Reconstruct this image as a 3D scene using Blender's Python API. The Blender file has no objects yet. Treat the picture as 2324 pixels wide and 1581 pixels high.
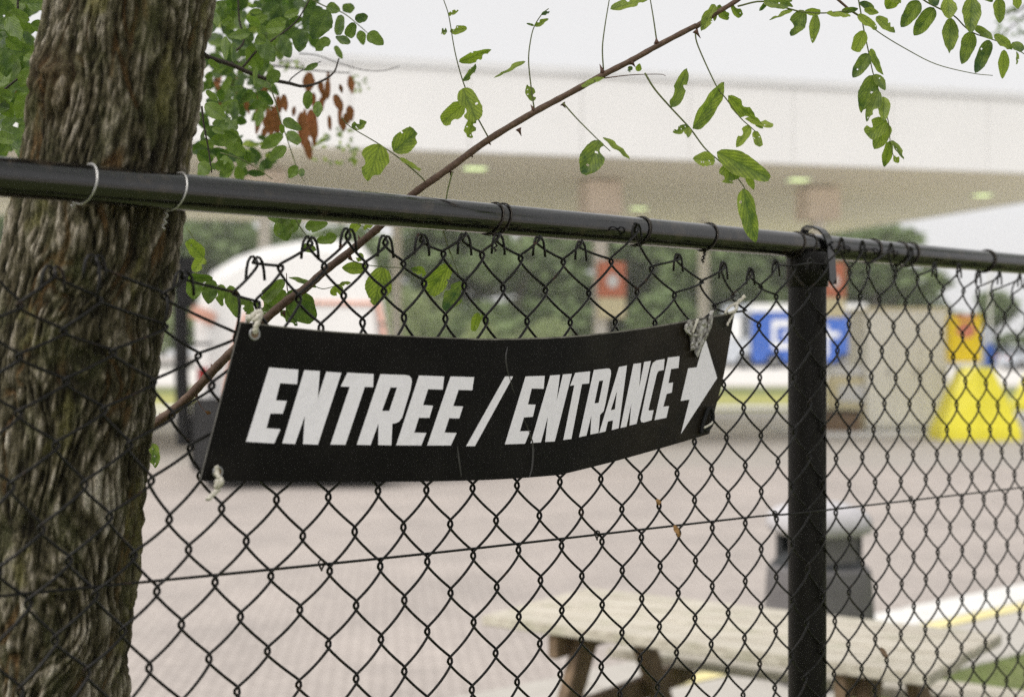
import bpy, bmesh, math, random
import numpy as np
from mathutils import Vector, Matrix, noise
from mathutils.geometry import tessellate_polygon

random.seed(7)
rng = np.random.default_rng(7)
scene = bpy.context.scene
COL = scene.collection

# ------------------------------------------------------------------ camera
H = 1.8                      # eye height
F = 3228.0                   # focal length in survey pixels (2324 wide survey grid)
CU, CV = 1162.0, 790.5
cam_data = bpy.data.cameras.new("camera")
cam = bpy.data.objects.new("camera", cam_data)
COL.objects.link(cam)
cam.location = (0, 0, H)
cam.rotation_euler = (math.radians(90), 0, 0)
cam_data.sensor_width = 36.0
cam_data.lens = 50.0
cam_data.clip_start = 0.05
cam_data.clip_end = 2000
cam_data.dof.use_dof = True
cam_data.dof.focus_distance = 1.97
cam_data.dof.aperture_fstop = 3.7
scene.camera = cam

# ------------------------------------------------------------------ world, sun, exposure
world = bpy.data.worlds.new("World")
scene.world = world
world.use_nodes = True
wn = world.node_tree.nodes; wl = world.node_tree.links
wn.clear()
sky = wn.new("ShaderNodeTexSky")
sky.sky_type = 'NISHITA'
sky.sun_disc = False
SUN_EL, SUN_ROT = math.radians(52), math.radians(232)
sky.sun_elevation = SUN_EL
sky.sun_rotation = SUN_ROT
sky.air_density = 1.0
sky.dust_density = 4.0
sky.ozone_density = 1.0
hsv = wn.new("ShaderNodeHueSaturation")
hsv.inputs['Saturation'].default_value = 0.05
cloud = wn.new("ShaderNodeMix"); cloud.data_type = 'RGBA'
cloud.inputs['Factor'].default_value = 0.72            # even cloud cover over the sky
cloud.inputs['B'].default_value = (8.9, 8.85, 8.95, 1)
bg = wn.new("ShaderNodeBackground"); bg.inputs['Strength'].default_value = 0.055
wo = wn.new("ShaderNodeOutputWorld")
wl.new(sky.outputs['Color'], hsv.inputs['Color'])
wl.new(hsv.outputs['Color'], cloud.inputs['A'])
wl.new(cloud.outputs['Result'], bg.inputs['Color'])
wl.new(bg.outputs['Background'], wo.inputs['Surface'])

sun_data = bpy.data.lights.new("sun", 'SUN')
sun_data.energy = 1.5
sun_data.angle = math.radians(35)
sun_data.color = (1.0, 0.965, 0.92)
sun = bpy.data.objects.new("sun", sun_data)
COL.objects.link(sun)
sd = Vector((math.sin(SUN_ROT) * math.cos(SUN_EL), math.cos(SUN_ROT) * math.cos(SUN_EL), math.sin(SUN_EL)))
sun.rotation_euler = sd.to_track_quat('Z', 'Y').to_euler()

vs = scene.view_settings
vs.view_transform = 'Standard'
vs.look = 'None'
vs.exposure = 1.06
vs.gamma = 1.0
vs.use_curve_mapping = False
scene.cycles.use_denoising = False
scene.cycles.volume_bounces = 1
scene.cycles.max_bounces = 8
scene.cycles.transparent_max_bounces = 8


# ------------------------------------------------------------------ survey helpers
def P(u, v, Y):
    """World point seen at survey pixel (u, v) at distance Y."""
    return Vector(((u - CU) / F * Y, Y, H + (CV - v) / F * Y))


CROPS = {'K3': (1700, 0, 1.5809), 'K4': (2600, 0, 1.5535), 'K2': (800, 0, 1.5809), 'F3': (3300, 0, 2.2588),
         'F1': (780, 0, 2.2588), 'F4': (1300, 400, 2.634), 'S3': (600, 800, 2.259), 'V1': (600, 850, 1.4373),
         'G5': (2300, 850, 2.1127), 'G4': (1500, 800, 2.1127), 'KA': (700, 1150, 1.86), 'KB': (1800, 1150, 1.86),
         'C5': (2900, 1800, 1.602), 'C6': (1800, 1900, 1.7825), 'V2': (3250, 1050, 1.9764), 'V3': (2850, 1100, 2.258),
         'P1': (0, 900, 1.5809), 'P2': (0, 1800, 1.602), 'TP': (2650, 1150, 4.517), 'R4': (3200, 900, 1.5815)}
SC = 2324.0 / 4096.0


def uv_of(c, x, y):
    ox, oy, s = CROPS[c]
    return ((ox + x / s) * SC, (oy + y / s) * SC)


def Pc(c, x, y, Y):
    u, v = uv_of(c, x, y)
    return P(u, v, Y)


# fence line in plan: axis of the top rail
A0 = Vector((-0.530, 1.474, 0))
AD = Vector((0.7235, 0.6903, 0))
AN = Vector((0.6903, -0.7235, 0))          # towards the camera side
RAIL_Z = H + 0.178
MESH_OFF = 0.040


def fence_t(u, off=0.0):
    """parameter along the fence at survey column u, for a plane off metres in front of the rail axis"""
    k = (u - CU) / F
    ax, ay = A0.x + AN.x * off, A0.y + AN.y * off
    return (k * ay - ax) / (AD.x - k * AD.y)


def fence_pt(t, z=0.0, off=0.0):
    p = A0 + AD * t + AN * off
    return Vector((p.x, p.y, z))


def fence_at(u, v, off=0.0):
    p = fence_pt(fence_t(u, off), 0, off)
    return P(u, v, p.y)


# ------------------------------------------------------------------ object helpers
WLOC = {}


def mk(name, verts, faces, mat, parent=None, loc=None, smooth=False, uvs=None, attr=None):
    """One mesh object from world-space vertices."""
    if loc is None:
        loc = WLOC[parent.name] if parent is not None else Vector((0, 0, 0))
    loc = Vector(loc)
    V = np.asarray([tuple(v) for v in verts], dtype=float).reshape(-1, 3) - np.array(loc)[None, :]
    me = bpy.data.meshes.new(name)
    me.from_pydata(V.tolist(), [], [list(f) for f in faces])
    if uvs is not None:
        ul = me.uv_layers.new(name="UVMap")
        li = np.zeros(len(me.loops), dtype=np.int32)
        me.loops.foreach_get("vertex_index", li)
        ul.data.foreach_set("uv", np.asarray(uvs, dtype=np.float32)[li].ravel())
    if attr is not None:
        for k, vals in attr.items():
            a = me.attributes.new(k, 'FLOAT', 'POINT')
            a.data.foreach_set("value", np.asarray(vals, dtype=np.float32))
    if smooth:
        me.polygons.foreach_set("use_smooth", [True] * len(me.polygons))
    if mat is not None:
        me.materials.append(mat)
    me.update()
    return link(name, me, parent, loc)


def link(name, me, parent, loc):
    o = bpy.data.objects.new(name, me)
    COL.objects.link(o)
    loc = Vector(loc)
    if parent is not None:
        o.parent = parent
        o.location = loc - WLOC[parent.name]
    else:
        o.location = loc
    WLOC[o.name] = loc
    return o


def tag(o, label=None, cat=None, group=None, kind=None):
    if label: o['label'] = label
    if cat: o['category'] = cat
    if group: o['group'] = group
    if kind: o['kind'] = kind
    return o


def thing(name, loc, label, cat, group=None):
    o = link(name, None, None, loc)
    o.empty_display_size = 0.1
    return tag(o, label, cat, group)


class MB:
    def __init__(self):
        self.v = []; self.f = []

    def add(self, verts, faces):
        n = len(self.v)
        self.v += [Vector(p) for p in verts]
        self.f += [[i + n for i in f] for f in faces]

    def box(self, c, ax, ay, az):
        """centre, three half-axis vectors"""
        c = Vector(c); ax = Vector(ax); ay = Vector(ay); az = Vector(az)
        vs_ = [c + ax * sx + ay * sy + az * sz for sx in (-1, 1) for sy in (-1, 1) for sz in (-1, 1)]
        self.add(vs_, [[0, 1, 3, 2], [4, 6, 7, 5], [0, 4, 5, 1], [2, 3, 7, 6], [0, 2, 6, 4], [1, 5, 7, 3]])

    def bbox(self, c, ax, ay, az, b=0.004):
        """box with chamfered edges"""
        bm = bmesh.new()
        c = Vector(c); ax = Vector(ax); ay = Vector(ay); az = Vector(az)
        vv = [bm.verts.new(c + ax * sx + ay * sy + az * sz) for sx in (-1, 1) for sy in (-1, 1) for sz in (-1, 1)]
        for f in [[0, 1, 3, 2], [4, 6, 7, 5], [0, 4, 5, 1], [2, 3, 7, 6], [0, 2, 6, 4], [1, 5, 7, 3]]:
            bm.faces.new([vv[i] for i in f])
        bmesh.ops.recalc_face_normals(bm, faces=bm.faces)
        bmesh.ops.bevel(bm, geom=list(bm.edges), offset=b, segments=2, affect='EDGES')
        bm.verts.index_update()
        self.add([v.co.copy() for v in bm.verts], [[v.index for v in f.verts] for f in bm.faces])
        bm.free()

    def tube(self, path, r, sides=6, cap=True):
        path = [Vector(p) for p in path]
        n = len(path)
        rr = r if isinstance(r, (list, tuple, np.ndarray)) else [r] * n
        base = len(self.v)
        t = (path[1] - path[0]).normalized()
        ref = Vector((0, 0, 1)) if abs(t.z) < 0.8 else Vector((1, 0, 0))
        nrm = (ref - t * ref.dot(t)).normalized()
        for i in range(n):
            if i == 0: t = path[1] - path[0]
            elif i == n - 1: t = path[-1] - path[-2]
            else: t = path[i + 1] - path[i - 1]
            if t.length < 1e-9: t = Vector((0, 0, 1))
            t.normalize()
            nrm = nrm - t * nrm.dot(t)
            if nrm.length < 1e-6: nrm = t.orthogonal()
            nrm.normalize()
            b = t.cross(nrm)
            for k in range(sides):
                a = 2 * math.pi * k / sides
                self.v.append(path[i] + (nrm * math.cos(a) + b * math.sin(a)) * float(rr[i]))
        for i in range(n - 1):
            for k in range(sides):
                k2 = (k + 1) % sides
                self.f.append([base + i * sides + k, base + i * sides + k2, base + (i + 1) * sides + k2, base + (i + 1) * sides + k])
        if cap:
            self.f.append([base + k for k in range(sides)][::-1])
            self.f.append([base + (n - 1) * sides + k for k in range(sides)])

    def lathe(self, c, prof, seg=24):
        c = Vector(c); base = len(self.v)
        for (r, z) in prof:
            for k in range(seg):
                a = 2 * math.pi * k / seg
                self.v.append(c + Vector((r * math.cos(a), r * math.sin(a), z)))
        for i in range(len(prof) - 1):
            for k in range(seg):
                k2 = (k + 1) % seg
                self.f.append([base + i * seg + k, base + i * seg + k2, base + (i + 1) * seg + k2, base + (i + 1) * seg + k])

    def build(self, name, mat, parent=None, smooth=False, loc=None):
        return mk(name, self.v, self.f, mat, parent, loc, smooth)


def smooth_path(pts, n=6):
    """Catmull-Rom through pts"""
    pts = [Vector(p) for p in pts]
    if len(pts) < 3: 
        return [pts[0].lerp(pts[-1], i / n) for i in range(n + 1)]
    q = [pts[0] * 2 - pts[1]] + pts + [pts[-1] * 2 - pts[-2]]
    out = []
    for i in range(1, len(q) - 2):
        p0, p1, p2, p3 = q[i - 1], q[i], q[i + 1], q[i + 2]
        for k in range(n):
            t = k / n
            out.append(0.5 * ((2 * p1) + (p2 - p0) * t + (2 * p0 - 5 * p1 + 4 * p2 - p3) * t * t + (3 * p1 - p0 - 3 * p2 + p3) * t ** 3))
    out.append(pts[-1])
    return out


# ------------------------------------------------------------------ materials
class NT:
    """small node-tree builder"""
    def __init__(self, name):
        self.m = bpy.data.materials.new(name)
        self.m.use_nodes = True
        self.n = self.m.node_tree.nodes; self.l = self.m.node_tree.links
        self.bsdf = self.n['Principled BSDF']
        self.out = self.n['Material Output']

    def node(self, t, **kw):
        n = self.n.new(t)
        for k, v in kw.items():
            if k.startswith('i_'):
                n.inputs[k[2:].replace('_', ' ')].default_value = v
            else:
                setattr(n, k, v)
        return n

    def setin(self, name, v):
        self.bsdf.inputs[name].default_value = v

    def coords(self, kind='Object', scale=(1, 1, 1)):
        tc = self.node('ShaderNodeTexCoord')
        mp = self.node('ShaderNodeMapping')
        mp.inputs['Scale'].default_value = scale
        self.l.new(tc.outputs[kind], mp.inputs['Vector'])
        return mp.outputs['Vector']

    def noise(self, vec, scale, detail=4, rough=0.6):
        n = self.node('ShaderNodeTexNoise')
        n.inputs['Scale'].default_value = scale
        n.inputs['Detail'].default_value = detail
        n.inputs['Roughness'].default_value = rough
        self.l.new(vec, n.inputs['Vector'])
        return n.outputs['Fac']

    def ramp(self, fac, stops):
        r = self.node('ShaderNodeValToRGB')
        el = r.color_ramp.elements
        while len(el) < len(stops): el.new(0.5)
        for e, (p, c) in zip(el, stops):
            e.position = p
            e.color = (c[0], c[1], c[2], 1) if not isinstance(c, (int, float)) else (c, c, c, 1)
        self.l.new(fac, r.inputs['Fac'])
        return r.outputs['Color']

    def mix(self, fac, a, b, mode='MIX'):
        m = self.node('ShaderNodeMix', data_type='RGBA', blend_type=mode)
        for inp, v in (('Factor', fac), ('A', a), ('B', b)):
            if isinstance(v, (int, float)):
                m.inputs[inp].default_value = v if inp == 'Factor' else (v, v, v, 1)
            elif isinstance(v, tuple):
                m.inputs[inp].default_value = (v[0], v[1], v[2], 1)
            else:
                self.l.new(v, m.inputs[inp])
        return m.outputs['Result']

    def math(self, op, a, b=None, clamp=False):
        m = self.node('ShaderNodeMath', operation=op, use_clamp=clamp)
        for i, v in enumerate((a, b)):
            if v is None: continue
            if isinstance(v, (int, float)): m.inputs[i].default_value = v
            else: self.l.new(v, m.inputs[i])
        return m.outputs[0]

    def color(self, c):
        if isinstance(c, tuple): self.bsdf.inputs['Base Color'].default_value = (c[0], c[1], c[2], 1)
        else: self.l.new(c, self.bsdf.inputs['Base Color'])

    def rough(self, r):
        if isinstance(r, (int, float)): self.bsdf.inputs['Roughness'].default_value = r
        else: self.l.new(r, self.bsdf.inputs['Roughness'])

    def bump(self, h, strength=0.3, dist=0.01):
        b = self.node('ShaderNodeBump')
        b.inputs['Strength'].default_value = strength
        b.inputs['Distance'].default_value = dist
        self.l.new(h, b.inputs['Height'])
        self.l.new(b.outputs['Normal'], self.bsdf.inputs['Normal'])


def plain(name, c, rough=0.6, var=0.15, scale=6.0, metal=0.0, spec=0.5, coord='Object', stretch=(1, 1, 1)):
    t = NT(name)
    v = t.coords(coord, stretch)
    n = t.noise(v, scale, 5)
    lo = tuple(x * (1 - var) for x in c); hi = tuple(min(1, x * (1 + var)) for x in c)
    t.color(t.ramp(n, [(0.3, lo), (0.7, hi)]))
    t.rough(rough); t.setin('Metallic', metal); t.setin('Specular IOR Level', spec)
    return t.m


M = {}
# black painted steel of the rail and post, scuffed and dirty
t = NT('black_painted_steel')
v = t.coords('Object', (1, 1, 1))
n1 = t.noise(v, 28, 6, 0.7); n2 = t.noise(v, 160, 4, 0.7); n3 = t.noise(v, 9, 3)
base = t.mix(t.ramp(n1, [(0.53, 0.0), (0.68, 1.0)]), (0.003, 0.0029, 0.0033), (0.036, 0.027, 0.018))
chips = t.ramp(n2, [(0.70, 0.0), (0.76, 1.0)])
base = t.mix(t.math('MULTIPLY', chips, 0.25), base, (0.20, 0.19, 0.18))
t.color(base)
t.rough(t.ramp(n3, [(0.3, 0.09), (0.7, 0.17)]))
t.setin('IOR', 1.66); t.setin('Specular IOR Level', 0.5)
t.bump(n2, 0.05, 0.001)
M['steel'] = t.m
t = NT('black_post_paint')
v = t.coords('Object', (1, 1, 0.08))
n1 = t.noise(v, 60, 5, 0.7)
t.color(t.ramp(n1, [(0.4, (0.0045, 0.004, 0.0036)), (0.75, (0.010, 0.0085, 0.007))]))
t.rough(0.45); t.setin('Specular IOR Level', 0.16)
M['post'] = t.m
t = NT('fence_wire_coating')
v = t.coords('Object')
n1 = t.noise(v, 45, 4, 0.7)
t.color(t.ramp(n1, [(0.4, (0.0042, 0.004, 0.0038)), (0.62, (0.008, 0.0066, 0.0056)), (0.72, (0.045, 0.022, 0.012))]))
t.rough(0.36); t.setin('Specular IOR Level', 0.22)
M['wire'] = t.m
M['silver'] = plain('galvanised_wire', (0.55, 0.54, 0.52), 0.42, 0.2, 300, 0.75)
M['darktie'] = plain('dark_tie_wire', (0.03, 0.025, 0.02), 0.35, 0.4, 200, 0.6)

# bark
t = NT('locust_bark')
at = t.node('ShaderNodeAttribute', attribute_name='ridge'); ridge = at.outputs['Fac']
mo = t.node('ShaderNodeAttribute', attribute_name='moss'); moss = mo.outputs['Fac']
orn = t.node('ShaderNodeAttribute', attribute_name='rust'); rust = orn.outputs['Fac']
v = t.coords('Object', (1, 1, 0.13)); v1 = t.coords('Object', (1, 1, 0.5))
n1 = t.noise(v, 150, 6, 0.8); n2 = t.noise(v1, 430, 4, 0.8); n3 = t.noise(v1, 22, 5, 0.7)
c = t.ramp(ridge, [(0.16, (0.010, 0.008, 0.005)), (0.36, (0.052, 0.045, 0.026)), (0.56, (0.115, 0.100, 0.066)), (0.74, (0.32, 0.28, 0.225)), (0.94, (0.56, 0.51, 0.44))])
c = t.mix(t.ramp(n1, [(0.44, 0.0), (0.64, 0.7)]), c, (0.066, 0.060, 0.035))
c = t.mix(t.math('MULTIPLY', rust, 0.5), c, (0.27, 0.155, 0.065))
grn = t.ramp(n3, [(0.5, 0.0), (0.66, 0.55)])
c = t.mix(grn, c, (0.100, 0.105, 0.048))
c = t.mix(t.math('MULTIPLY', moss, 0.75), c, (0.22, 0.205, 0.075))
c = t.mix(t.ramp(n1, [(0.60, 0.0), (0.70, 0.75)]), c, (0.36, 0.315, 0.255))
c = t.mix(t.ramp(n2, [(0.34, 0.0), (0.66, 1.0)]), t.mix(0.6, c, 0.0), t.mix(1.0, c, (1.5, 1.48, 1.42), 'MULTIPLY'))
t.color(c); t.rough(0.92); t.setin('Specular IOR Level', 0.15)
t.bump(t.math('ADD', n1, n2), 0.9, 0.004)
M['bark'] = t.m
# stem bark
t = NT('young_stem_bark')
v = t.coords('Object'); n1 = t.noise(v, 120, 5, 0.75)
t.color(t.ramp(n1, [(0.3, (0.055, 0.028, 0.016)), (0.55, (0.105, 0.060, 0.036)), (0.78, (0.20, 0.135, 0.09))]))
t.rough(0.7); t.bump(n1, 0.6, 0.002)
M['stem'] = t.m
M['stalk'] = plain('green_leaf_stalk', (0.10, 0.12, 0.03), 0.6, 0.35, 60)
M['thorn'] = plain('brown_thorn', (0.085, 0.035, 0.02), 0.55, 0.3, 100)
M['twig'] = plain('dark_twig', (0.028, 0.020, 0.014), 0.8, 0.4, 90)


def leaf_mat(name, dark, light, vein, transl=0.4, veinc=0.55, brown=0.35):
    t = NT(name)
    uvn = t.node('ShaderNodeUVMap'); sep = t.node('ShaderNodeSeparateXYZ')
    t.l.new(uvn.outputs['UV'], sep.inputs[0])
    ux, uy = sep.outputs[0], sep.outputs[1]
    oi = t.node('ShaderNodeObjectInfo')
    rnd = oi.outputs['Random']
    v = t.coords('Object')
    n1 = t.noise(v, 55, 4, 0.6); n2 = t.noise(v, 260, 3, 0.7)
    across = t.math('ABSOLUTE', t.math('SUBTRACT', ux, 0.5))
    vph = t.math('ADD', t.math('SUBTRACT', t.math('MULTIPLY', uy, 6.5), t.math('MULTIPLY', across, 7.0)), t.math('MULTIPLY', n1, 1.6))
    tri = t.math('ABSOLUTE', t.math('SUBTRACT', t.math('FRACT', vph), 0.5))       # 0.5 at a vein, 0 between
    v_s = t.ramp(tri, [(0.05, 0.0), (0.5, 0.75)])
    mid = t.ramp(across, [(0.0, 1.0), (0.06, 0.0)])
    veins = t.math('MAXIMUM', v_s, mid)
    tone = t.math('ADD', t.math('MULTIPLY', rnd, 0.55), t.math('MULTIPLY', n1, 1.35))
    tone = t.math('SUBTRACT', tone, 0.46)
    edge = t.math('MULTIPLY', across, 0.35)
    tone = t.math('ADD', tone, edge)
    c = t.ramp(tone, [(0.14, dark), (0.46, tuple((a + b) / 2 for a, b in zip(dark, light))), (0.76, light)])
    c = t.mix(t.math('MULTIPLY', veins, veinc), c, vein)
    c = t.mix(t.math('MULTIPLY', t.ramp(n2, [(0.66, 0.0), (0.74, 1.0)]), brown), c, (0.10, 0.05, 0.015))
    t.color(c); t.rough(0.48); t.setin('Specular IOR Level', 0.35)
    t.bump(veins, 0.25, 0.001)
    tr = t.node('ShaderNodeBsdfTranslucent')
    tc = t.mix(1.0, c, (1.6, 2.0, 0.9), 'MULTIPLY')
    t.l.new(tc, tr.inputs['Color'])
    ms = t.node('ShaderNodeMixShader'); ms.inputs[0].default_value = transl
    t.l.new(t.bsdf.outputs[0], ms.inputs[1]); t.l.new(tr.outputs[0], ms.inputs[2])
    t.l.new(ms.outputs[0], t.out.inputs['Surface'])
    return t.m


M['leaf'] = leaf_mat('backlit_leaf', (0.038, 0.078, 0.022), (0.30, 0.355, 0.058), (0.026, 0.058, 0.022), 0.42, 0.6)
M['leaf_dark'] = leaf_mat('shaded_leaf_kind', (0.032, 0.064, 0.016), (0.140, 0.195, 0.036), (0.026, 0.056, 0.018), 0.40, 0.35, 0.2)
M['pod'] = plain('dry_seed_pod', (0.30, 0.115, 0.046), 0.7, 0.45, 60)

M['scrap'] = plain('tan_dry_leaf', (0.34, 0.19, 0.07), 0.8, 0.4, 200)
# sign
t = NT('black_plastic_sheet')
v = t.coords('Object'); n1 = t.noise(v, 7, 5, 0.65); n2 = t.noise(v, 300, 3, 0.7); n3 = t.noise(v, 15, 4)
gx = t.node('ShaderNodeSeparateXYZ'); t.l.new(v, gx.inputs[0])
far = t.ramp(t.math('ADD', t.math('MULTIPLY', gx.outputs[0], 1.6), t.math('MULTIPLY', n1, 0.5)), [(0.42, 0.0), (0.92, 1.0)])
dirt = t.math('MULTIPLY', far, t.ramp(n3, [(0.35, 0.15), (0.7, 0.8)]))
c = t.mix(dirt, (0.0045, 0.0040, 0.0035), (0.058, 0.044, 0.027))
c = t.mix(t.math('MULTIPLY', far, t.ramp(n1, [(0.5, 0.0), (0.68, 0.5)])), c, (0.013, 0.026, 0.015))
c = t.mix(t.math('MULTIPLY', t.ramp(n3, [(0.48, 0.0), (0.72, 1.0)]), 0.45), c, (0.015, 0.0135, 0.012))
c = t.mix(t.ramp(n2, [(0.70, 0.0), (0.76, 0.35)]), c, (0.06, 0.057, 0.052))
t.color(c); t.rough(t.ramp(n2, [(0.3, 0.42), (0.7, 0.55)])); t.setin('Specular IOR Level', 0.09)
M['sign'] = t.m
M['sign_edge'] = plain('plastic_edge', (0.10, 0.095, 0.085), 0.6, 0.3, 80)
M['letter'] = plain('white_vinyl_letter', (0.87, 0.84, 0.90), 0.5, 0.04, 120)
M['twine'] = plain('white_twine', (0.52, 0.49, 0.42), 0.85, 0.35, 400)
t = NT('crumpled_clear_tape')
v = t.coords('Object'); n1 = t.noise(v, 130, 4, 0.7)
t.color(t.ramp(n1, [(0.38, (0.10, 0.09, 0.075)), (0.52, (0.33, 0.31, 0.28)), (0.68, (0.66, 0.65, 0.62))]))
t.rough(0.18); t.setin('Specular IOR Level', 0.7); t.bump(n1, 0.8, 0.002)
M['tape'] = t.m

# ground family
def ground_mat(name, a, b, scale, rough=0.9, bump=0.2):
    t = NT(name); v = t.coords('Object')
    n1 = t.noise(v, scale, 6, 0.65); n2 = t.noise(v, scale * 0.08, 4)
    f = t.math('ADD', t.math('MULTIPLY', n1, 0.6), t.math('MULTIPLY', n2, 0.4))
    t.color(t.ramp(f, [(0.35, a), (0.65, b)])); t.rough(rough); t.setin('Specular IOR Level', 0.2)
    t.bump(n1, bump, 0.01)
    return t.m


M['asphalt'] = ground_mat('pale_asphalt', (0.31, 0.285, 0.26), (0.38, 0.355, 0.325), 12)
M['apron'] = ground_mat('forecourt_concrete', (0.40, 0.385, 0.36), (0.50, 0.48, 0.455), 4)
M['path'] = ground_mat('pale_path', (0.58, 0.555, 0.52), (0.66, 0.635, 0.60), 5)
M['grass_base'] = ground_mat('grass_soil', (0.10, 0.13, 0.045), (0.19, 0.21, 0.085), 9)
M['grass_dry'] = ground_mat('dry_grass', (0.26, 0.27, 0.08), (0.40, 0.38, 0.13), 3)
M['pavement'] = ground_mat('concrete_pavement', (0.40, 0.375, 0.34), (0.48, 0.455, 0.415), 10)
M['kerb'] = ground_mat('white_kerb_concrete', (0.62, 0.61, 0.585), (0.74, 0.73, 0.70), 14)
M['yellow_paint'] = ground_mat('worn_yellow_paint', (0.66, 0.58, 0.27), (0.78, 0.70, 0.40), 16)
t = NT('clinker_brick_paving')
v = t.coords('Object')
mp = t.node('ShaderNodeMapping'); mp.inputs['Rotation'].default_value = (0, 0, math.radians(40))
t.l.new(v, mp.inputs['Vector'])
br = t.node('ShaderNodeTexBrick')
br.inputs['Scale'].default_value = 5.0
br.inputs['Color1'].default_value = (0.47, 0.425, 0.392, 1)
br.inputs['Color2'].default_value = (0.40, 0.36, 0.335, 1)
br.inputs['Mortar'].default_value = (0.27, 0.24, 0.22, 1)
br.inputs['Mortar Size'].default_value = 0.036
t.l.new(mp.outputs['Vector'], br.inputs['Vector'])
n1 = t.noise(v, 0.8, 5, 0.6); n2 = t.noise(v, 14, 5, 0.7)
c = t.mix(1.0, br.outputs['Color'], t.ramp(n1, [(0.3, (0.86, 0.86, 0.86)), (0.7, (1.12, 1.11, 1.10))]), 'MULTIPLY')
c = t.mix(1.0, c, t.ramp(n2, [(0.3, (0.88, 0.88, 0.88)), (0.7, (1.1, 1.1, 1.1))]), 'MULTIPLY')
t.color(c); t.rough(0.85); t.setin('Specular IOR Level', 0.25); t.bump(br.outputs['Fac'], -0.4, 0.004)
M['brick'] = t.m
M['blade'] = plain('grass_blade', (0.17, 0.23, 0.06), 0.6, 0.5, 5)

# objects
t = NT('weathered_table_wood')
v = t.coords('Object', (1, 1, 1)); mp = t.node('ShaderNodeMapping'); mp.inputs['Rotation'].default_value = (0, 0, math.radians(31.4)); mp.inputs['Scale'].default_value = (2.0, 40, 40)
t.l.new(v, mp.inputs['Vector'])
n1 = t.noise(mp.outputs['Vector'], 1.0, 6, 0.7); n2 = t.noise(v, 7, 4); oi = t.node('ShaderNodeObjectInfo')
c = t.ramp(n1, [(0.3, (0.34, 0.30, 0.24)), (0.6, (0.55, 0.51, 0.43)), (0.8, (0.68, 0.645, 0.56))])
c = t.mix(t.ramp(n2, [(0.52, 0.0), (0.7, 0.5)]), c, (0.30, 0.30, 0.20))
c = t.mix(1.0, c, t.ramp(oi.outputs['Random'], [(0.0, (0.86, 0.86, 0.86)), (1.0, (1.1, 1.1, 1.1))]), 'MULTIPLY')
t.color(c); t.rough(0.85); t.bump(n1, 0.4, 0.003)
M['wood'] = t.m
M['wood_dark'] = plain('brown_frame_wood', (0.17, 0.115, 0.070), 0.85, 0.35, 14)
M['bin'] = plain('grey_bin_plastic', (0.120, 0.113, 0.115), 0.42, 0.12, 10)
M['bin_lid'] = plain('pale_bin_lid', (0.47, 0.455, 0.47), 0.38, 0.1, 10)
M['bin_dark'] = plain('dark_bin_opening', (0.018, 0.020, 0.022), 0.6, 0.2, 10)
M['white_panel'] = plain('white_canopy_panel', (0.86, 0.855, 0.845), 0.5, 0.03, 0.5)
M['trim'] = plain('grey_roof_trim', (0.76, 0.765, 0.77), 0.5, 0.05, 1)
M['soffit'] = plain('cream_soffit_panel', (0.90, 0.865, 0.745), 0.6, 0.04, 0.8)
M['roof'] = plain('roof_sheet', (0.5, 0.5, 0.5), 0.7, 0.1, 1)
M['column'] = plain('cream_column', (0.80, 0.77, 0.70), 0.55, 0.06, 2)
M['red_panel'] = plain('faded_red_panel', (0.62, 0.21, 0.12), 0.5, 0.12, 4)
M['red_brown'] = plain('brick_red_band', (0.84, 0.73, 0.63), 0.6, 0.1, 3)
M['cream_panel'] = plain('cream_panel', (0.78, 0.70, 0.45), 0.5, 0.08, 4)
M['white'] = plain('white_paint', (0.80, 0.80, 0.79), 0.4, 0.04, 2)
M['van'] = plain('white_vehicle_paint', (0.82, 0.815, 0.80), 0.35, 0.05, 0.8)
M['orange'] = plain('orange_stripe', (0.76, 0.42, 0.32), 0.45, 0.15, 6)
M['tail'] = plain('red_lamp_lens', (0.40, 0.015, 0.015), 0.3, 0.2, 10)
M['black'] = plain('black_rubber', (0.006, 0.006, 0.0065), 0.6, 0.3, 10, 0.0, 0.2)
M['chassis'] = plain('dark_chassis_and_shade', (0.010, 0.010, 0.0105), 0.6, 0.4, 4)
M['metal'] = plain('grey_metal', (0.30, 0.30, 0.30), 0.4, 0.2, 6, 0.6)
M['blue'] = plain('blue_box_paint', (0.026, 0.105, 0.44), 0.45, 0.1, 1)
M['darkblue'] = plain('dark_blue_paint', (0.03, 0.05, 0.12), 0.35, 0.1, 2)
M['palegrey'] = plain('pale_grey_paint', (0.50, 0.53, 0.58), 0.4, 0.08, 2)
M['glass'] = plain('dark_window_glass', (0.05, 0.06, 0.07), 0.08, 0.1, 2, 0.0, 0.7)
M['cabinet'] = plain('cream_cabinet_panel', (0.88, 0.86, 0.79), 0.5, 0.03, 1.5)
M['yellow'] = plain('lemon_yellow_paint', (0.78, 0.70, 0.035), 0.4, 0.06, 2)
M['deep_yellow'] = plain('deep_yellow_panel', (0.82, 0.60, 0.006), 0.45, 0.08, 4)
M['mast'] = plain('grey_mast', (0.55, 0.54, 0.50), 0.5, 0.08, 2)


def foliage(name, a, b, sc=1.2):
    t = NT(name); v = t.coords('Object')
    n1 = t.noise(v, sc, 3); n2 = t.noise(v, sc * 9, 3)
    f = t.math('ADD', t.math('MULTIPLY', n1, 0.6), t.math('MULTIPLY', n2, 0.4))
    c = t.ramp(f, [(0.35, a), (0.65, b)])
    t.color(c); t.rough(0.6); t.setin('Specular IOR Level', 0.3)
    tr = t.node('ShaderNodeBsdfTranslucent'); t.l.new(c, tr.inputs['Color'])
    ms = t.node('ShaderNodeMixShader'); ms.inputs[0].default_value = 0.3
    t.l.new(t.bsdf.outputs[0], ms.inputs[1]); t.l.new(tr.outputs[0], ms.inputs[2])
    t.l.new(ms.outputs[0], t.out.inputs['Surface'])
    return t.m


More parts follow.
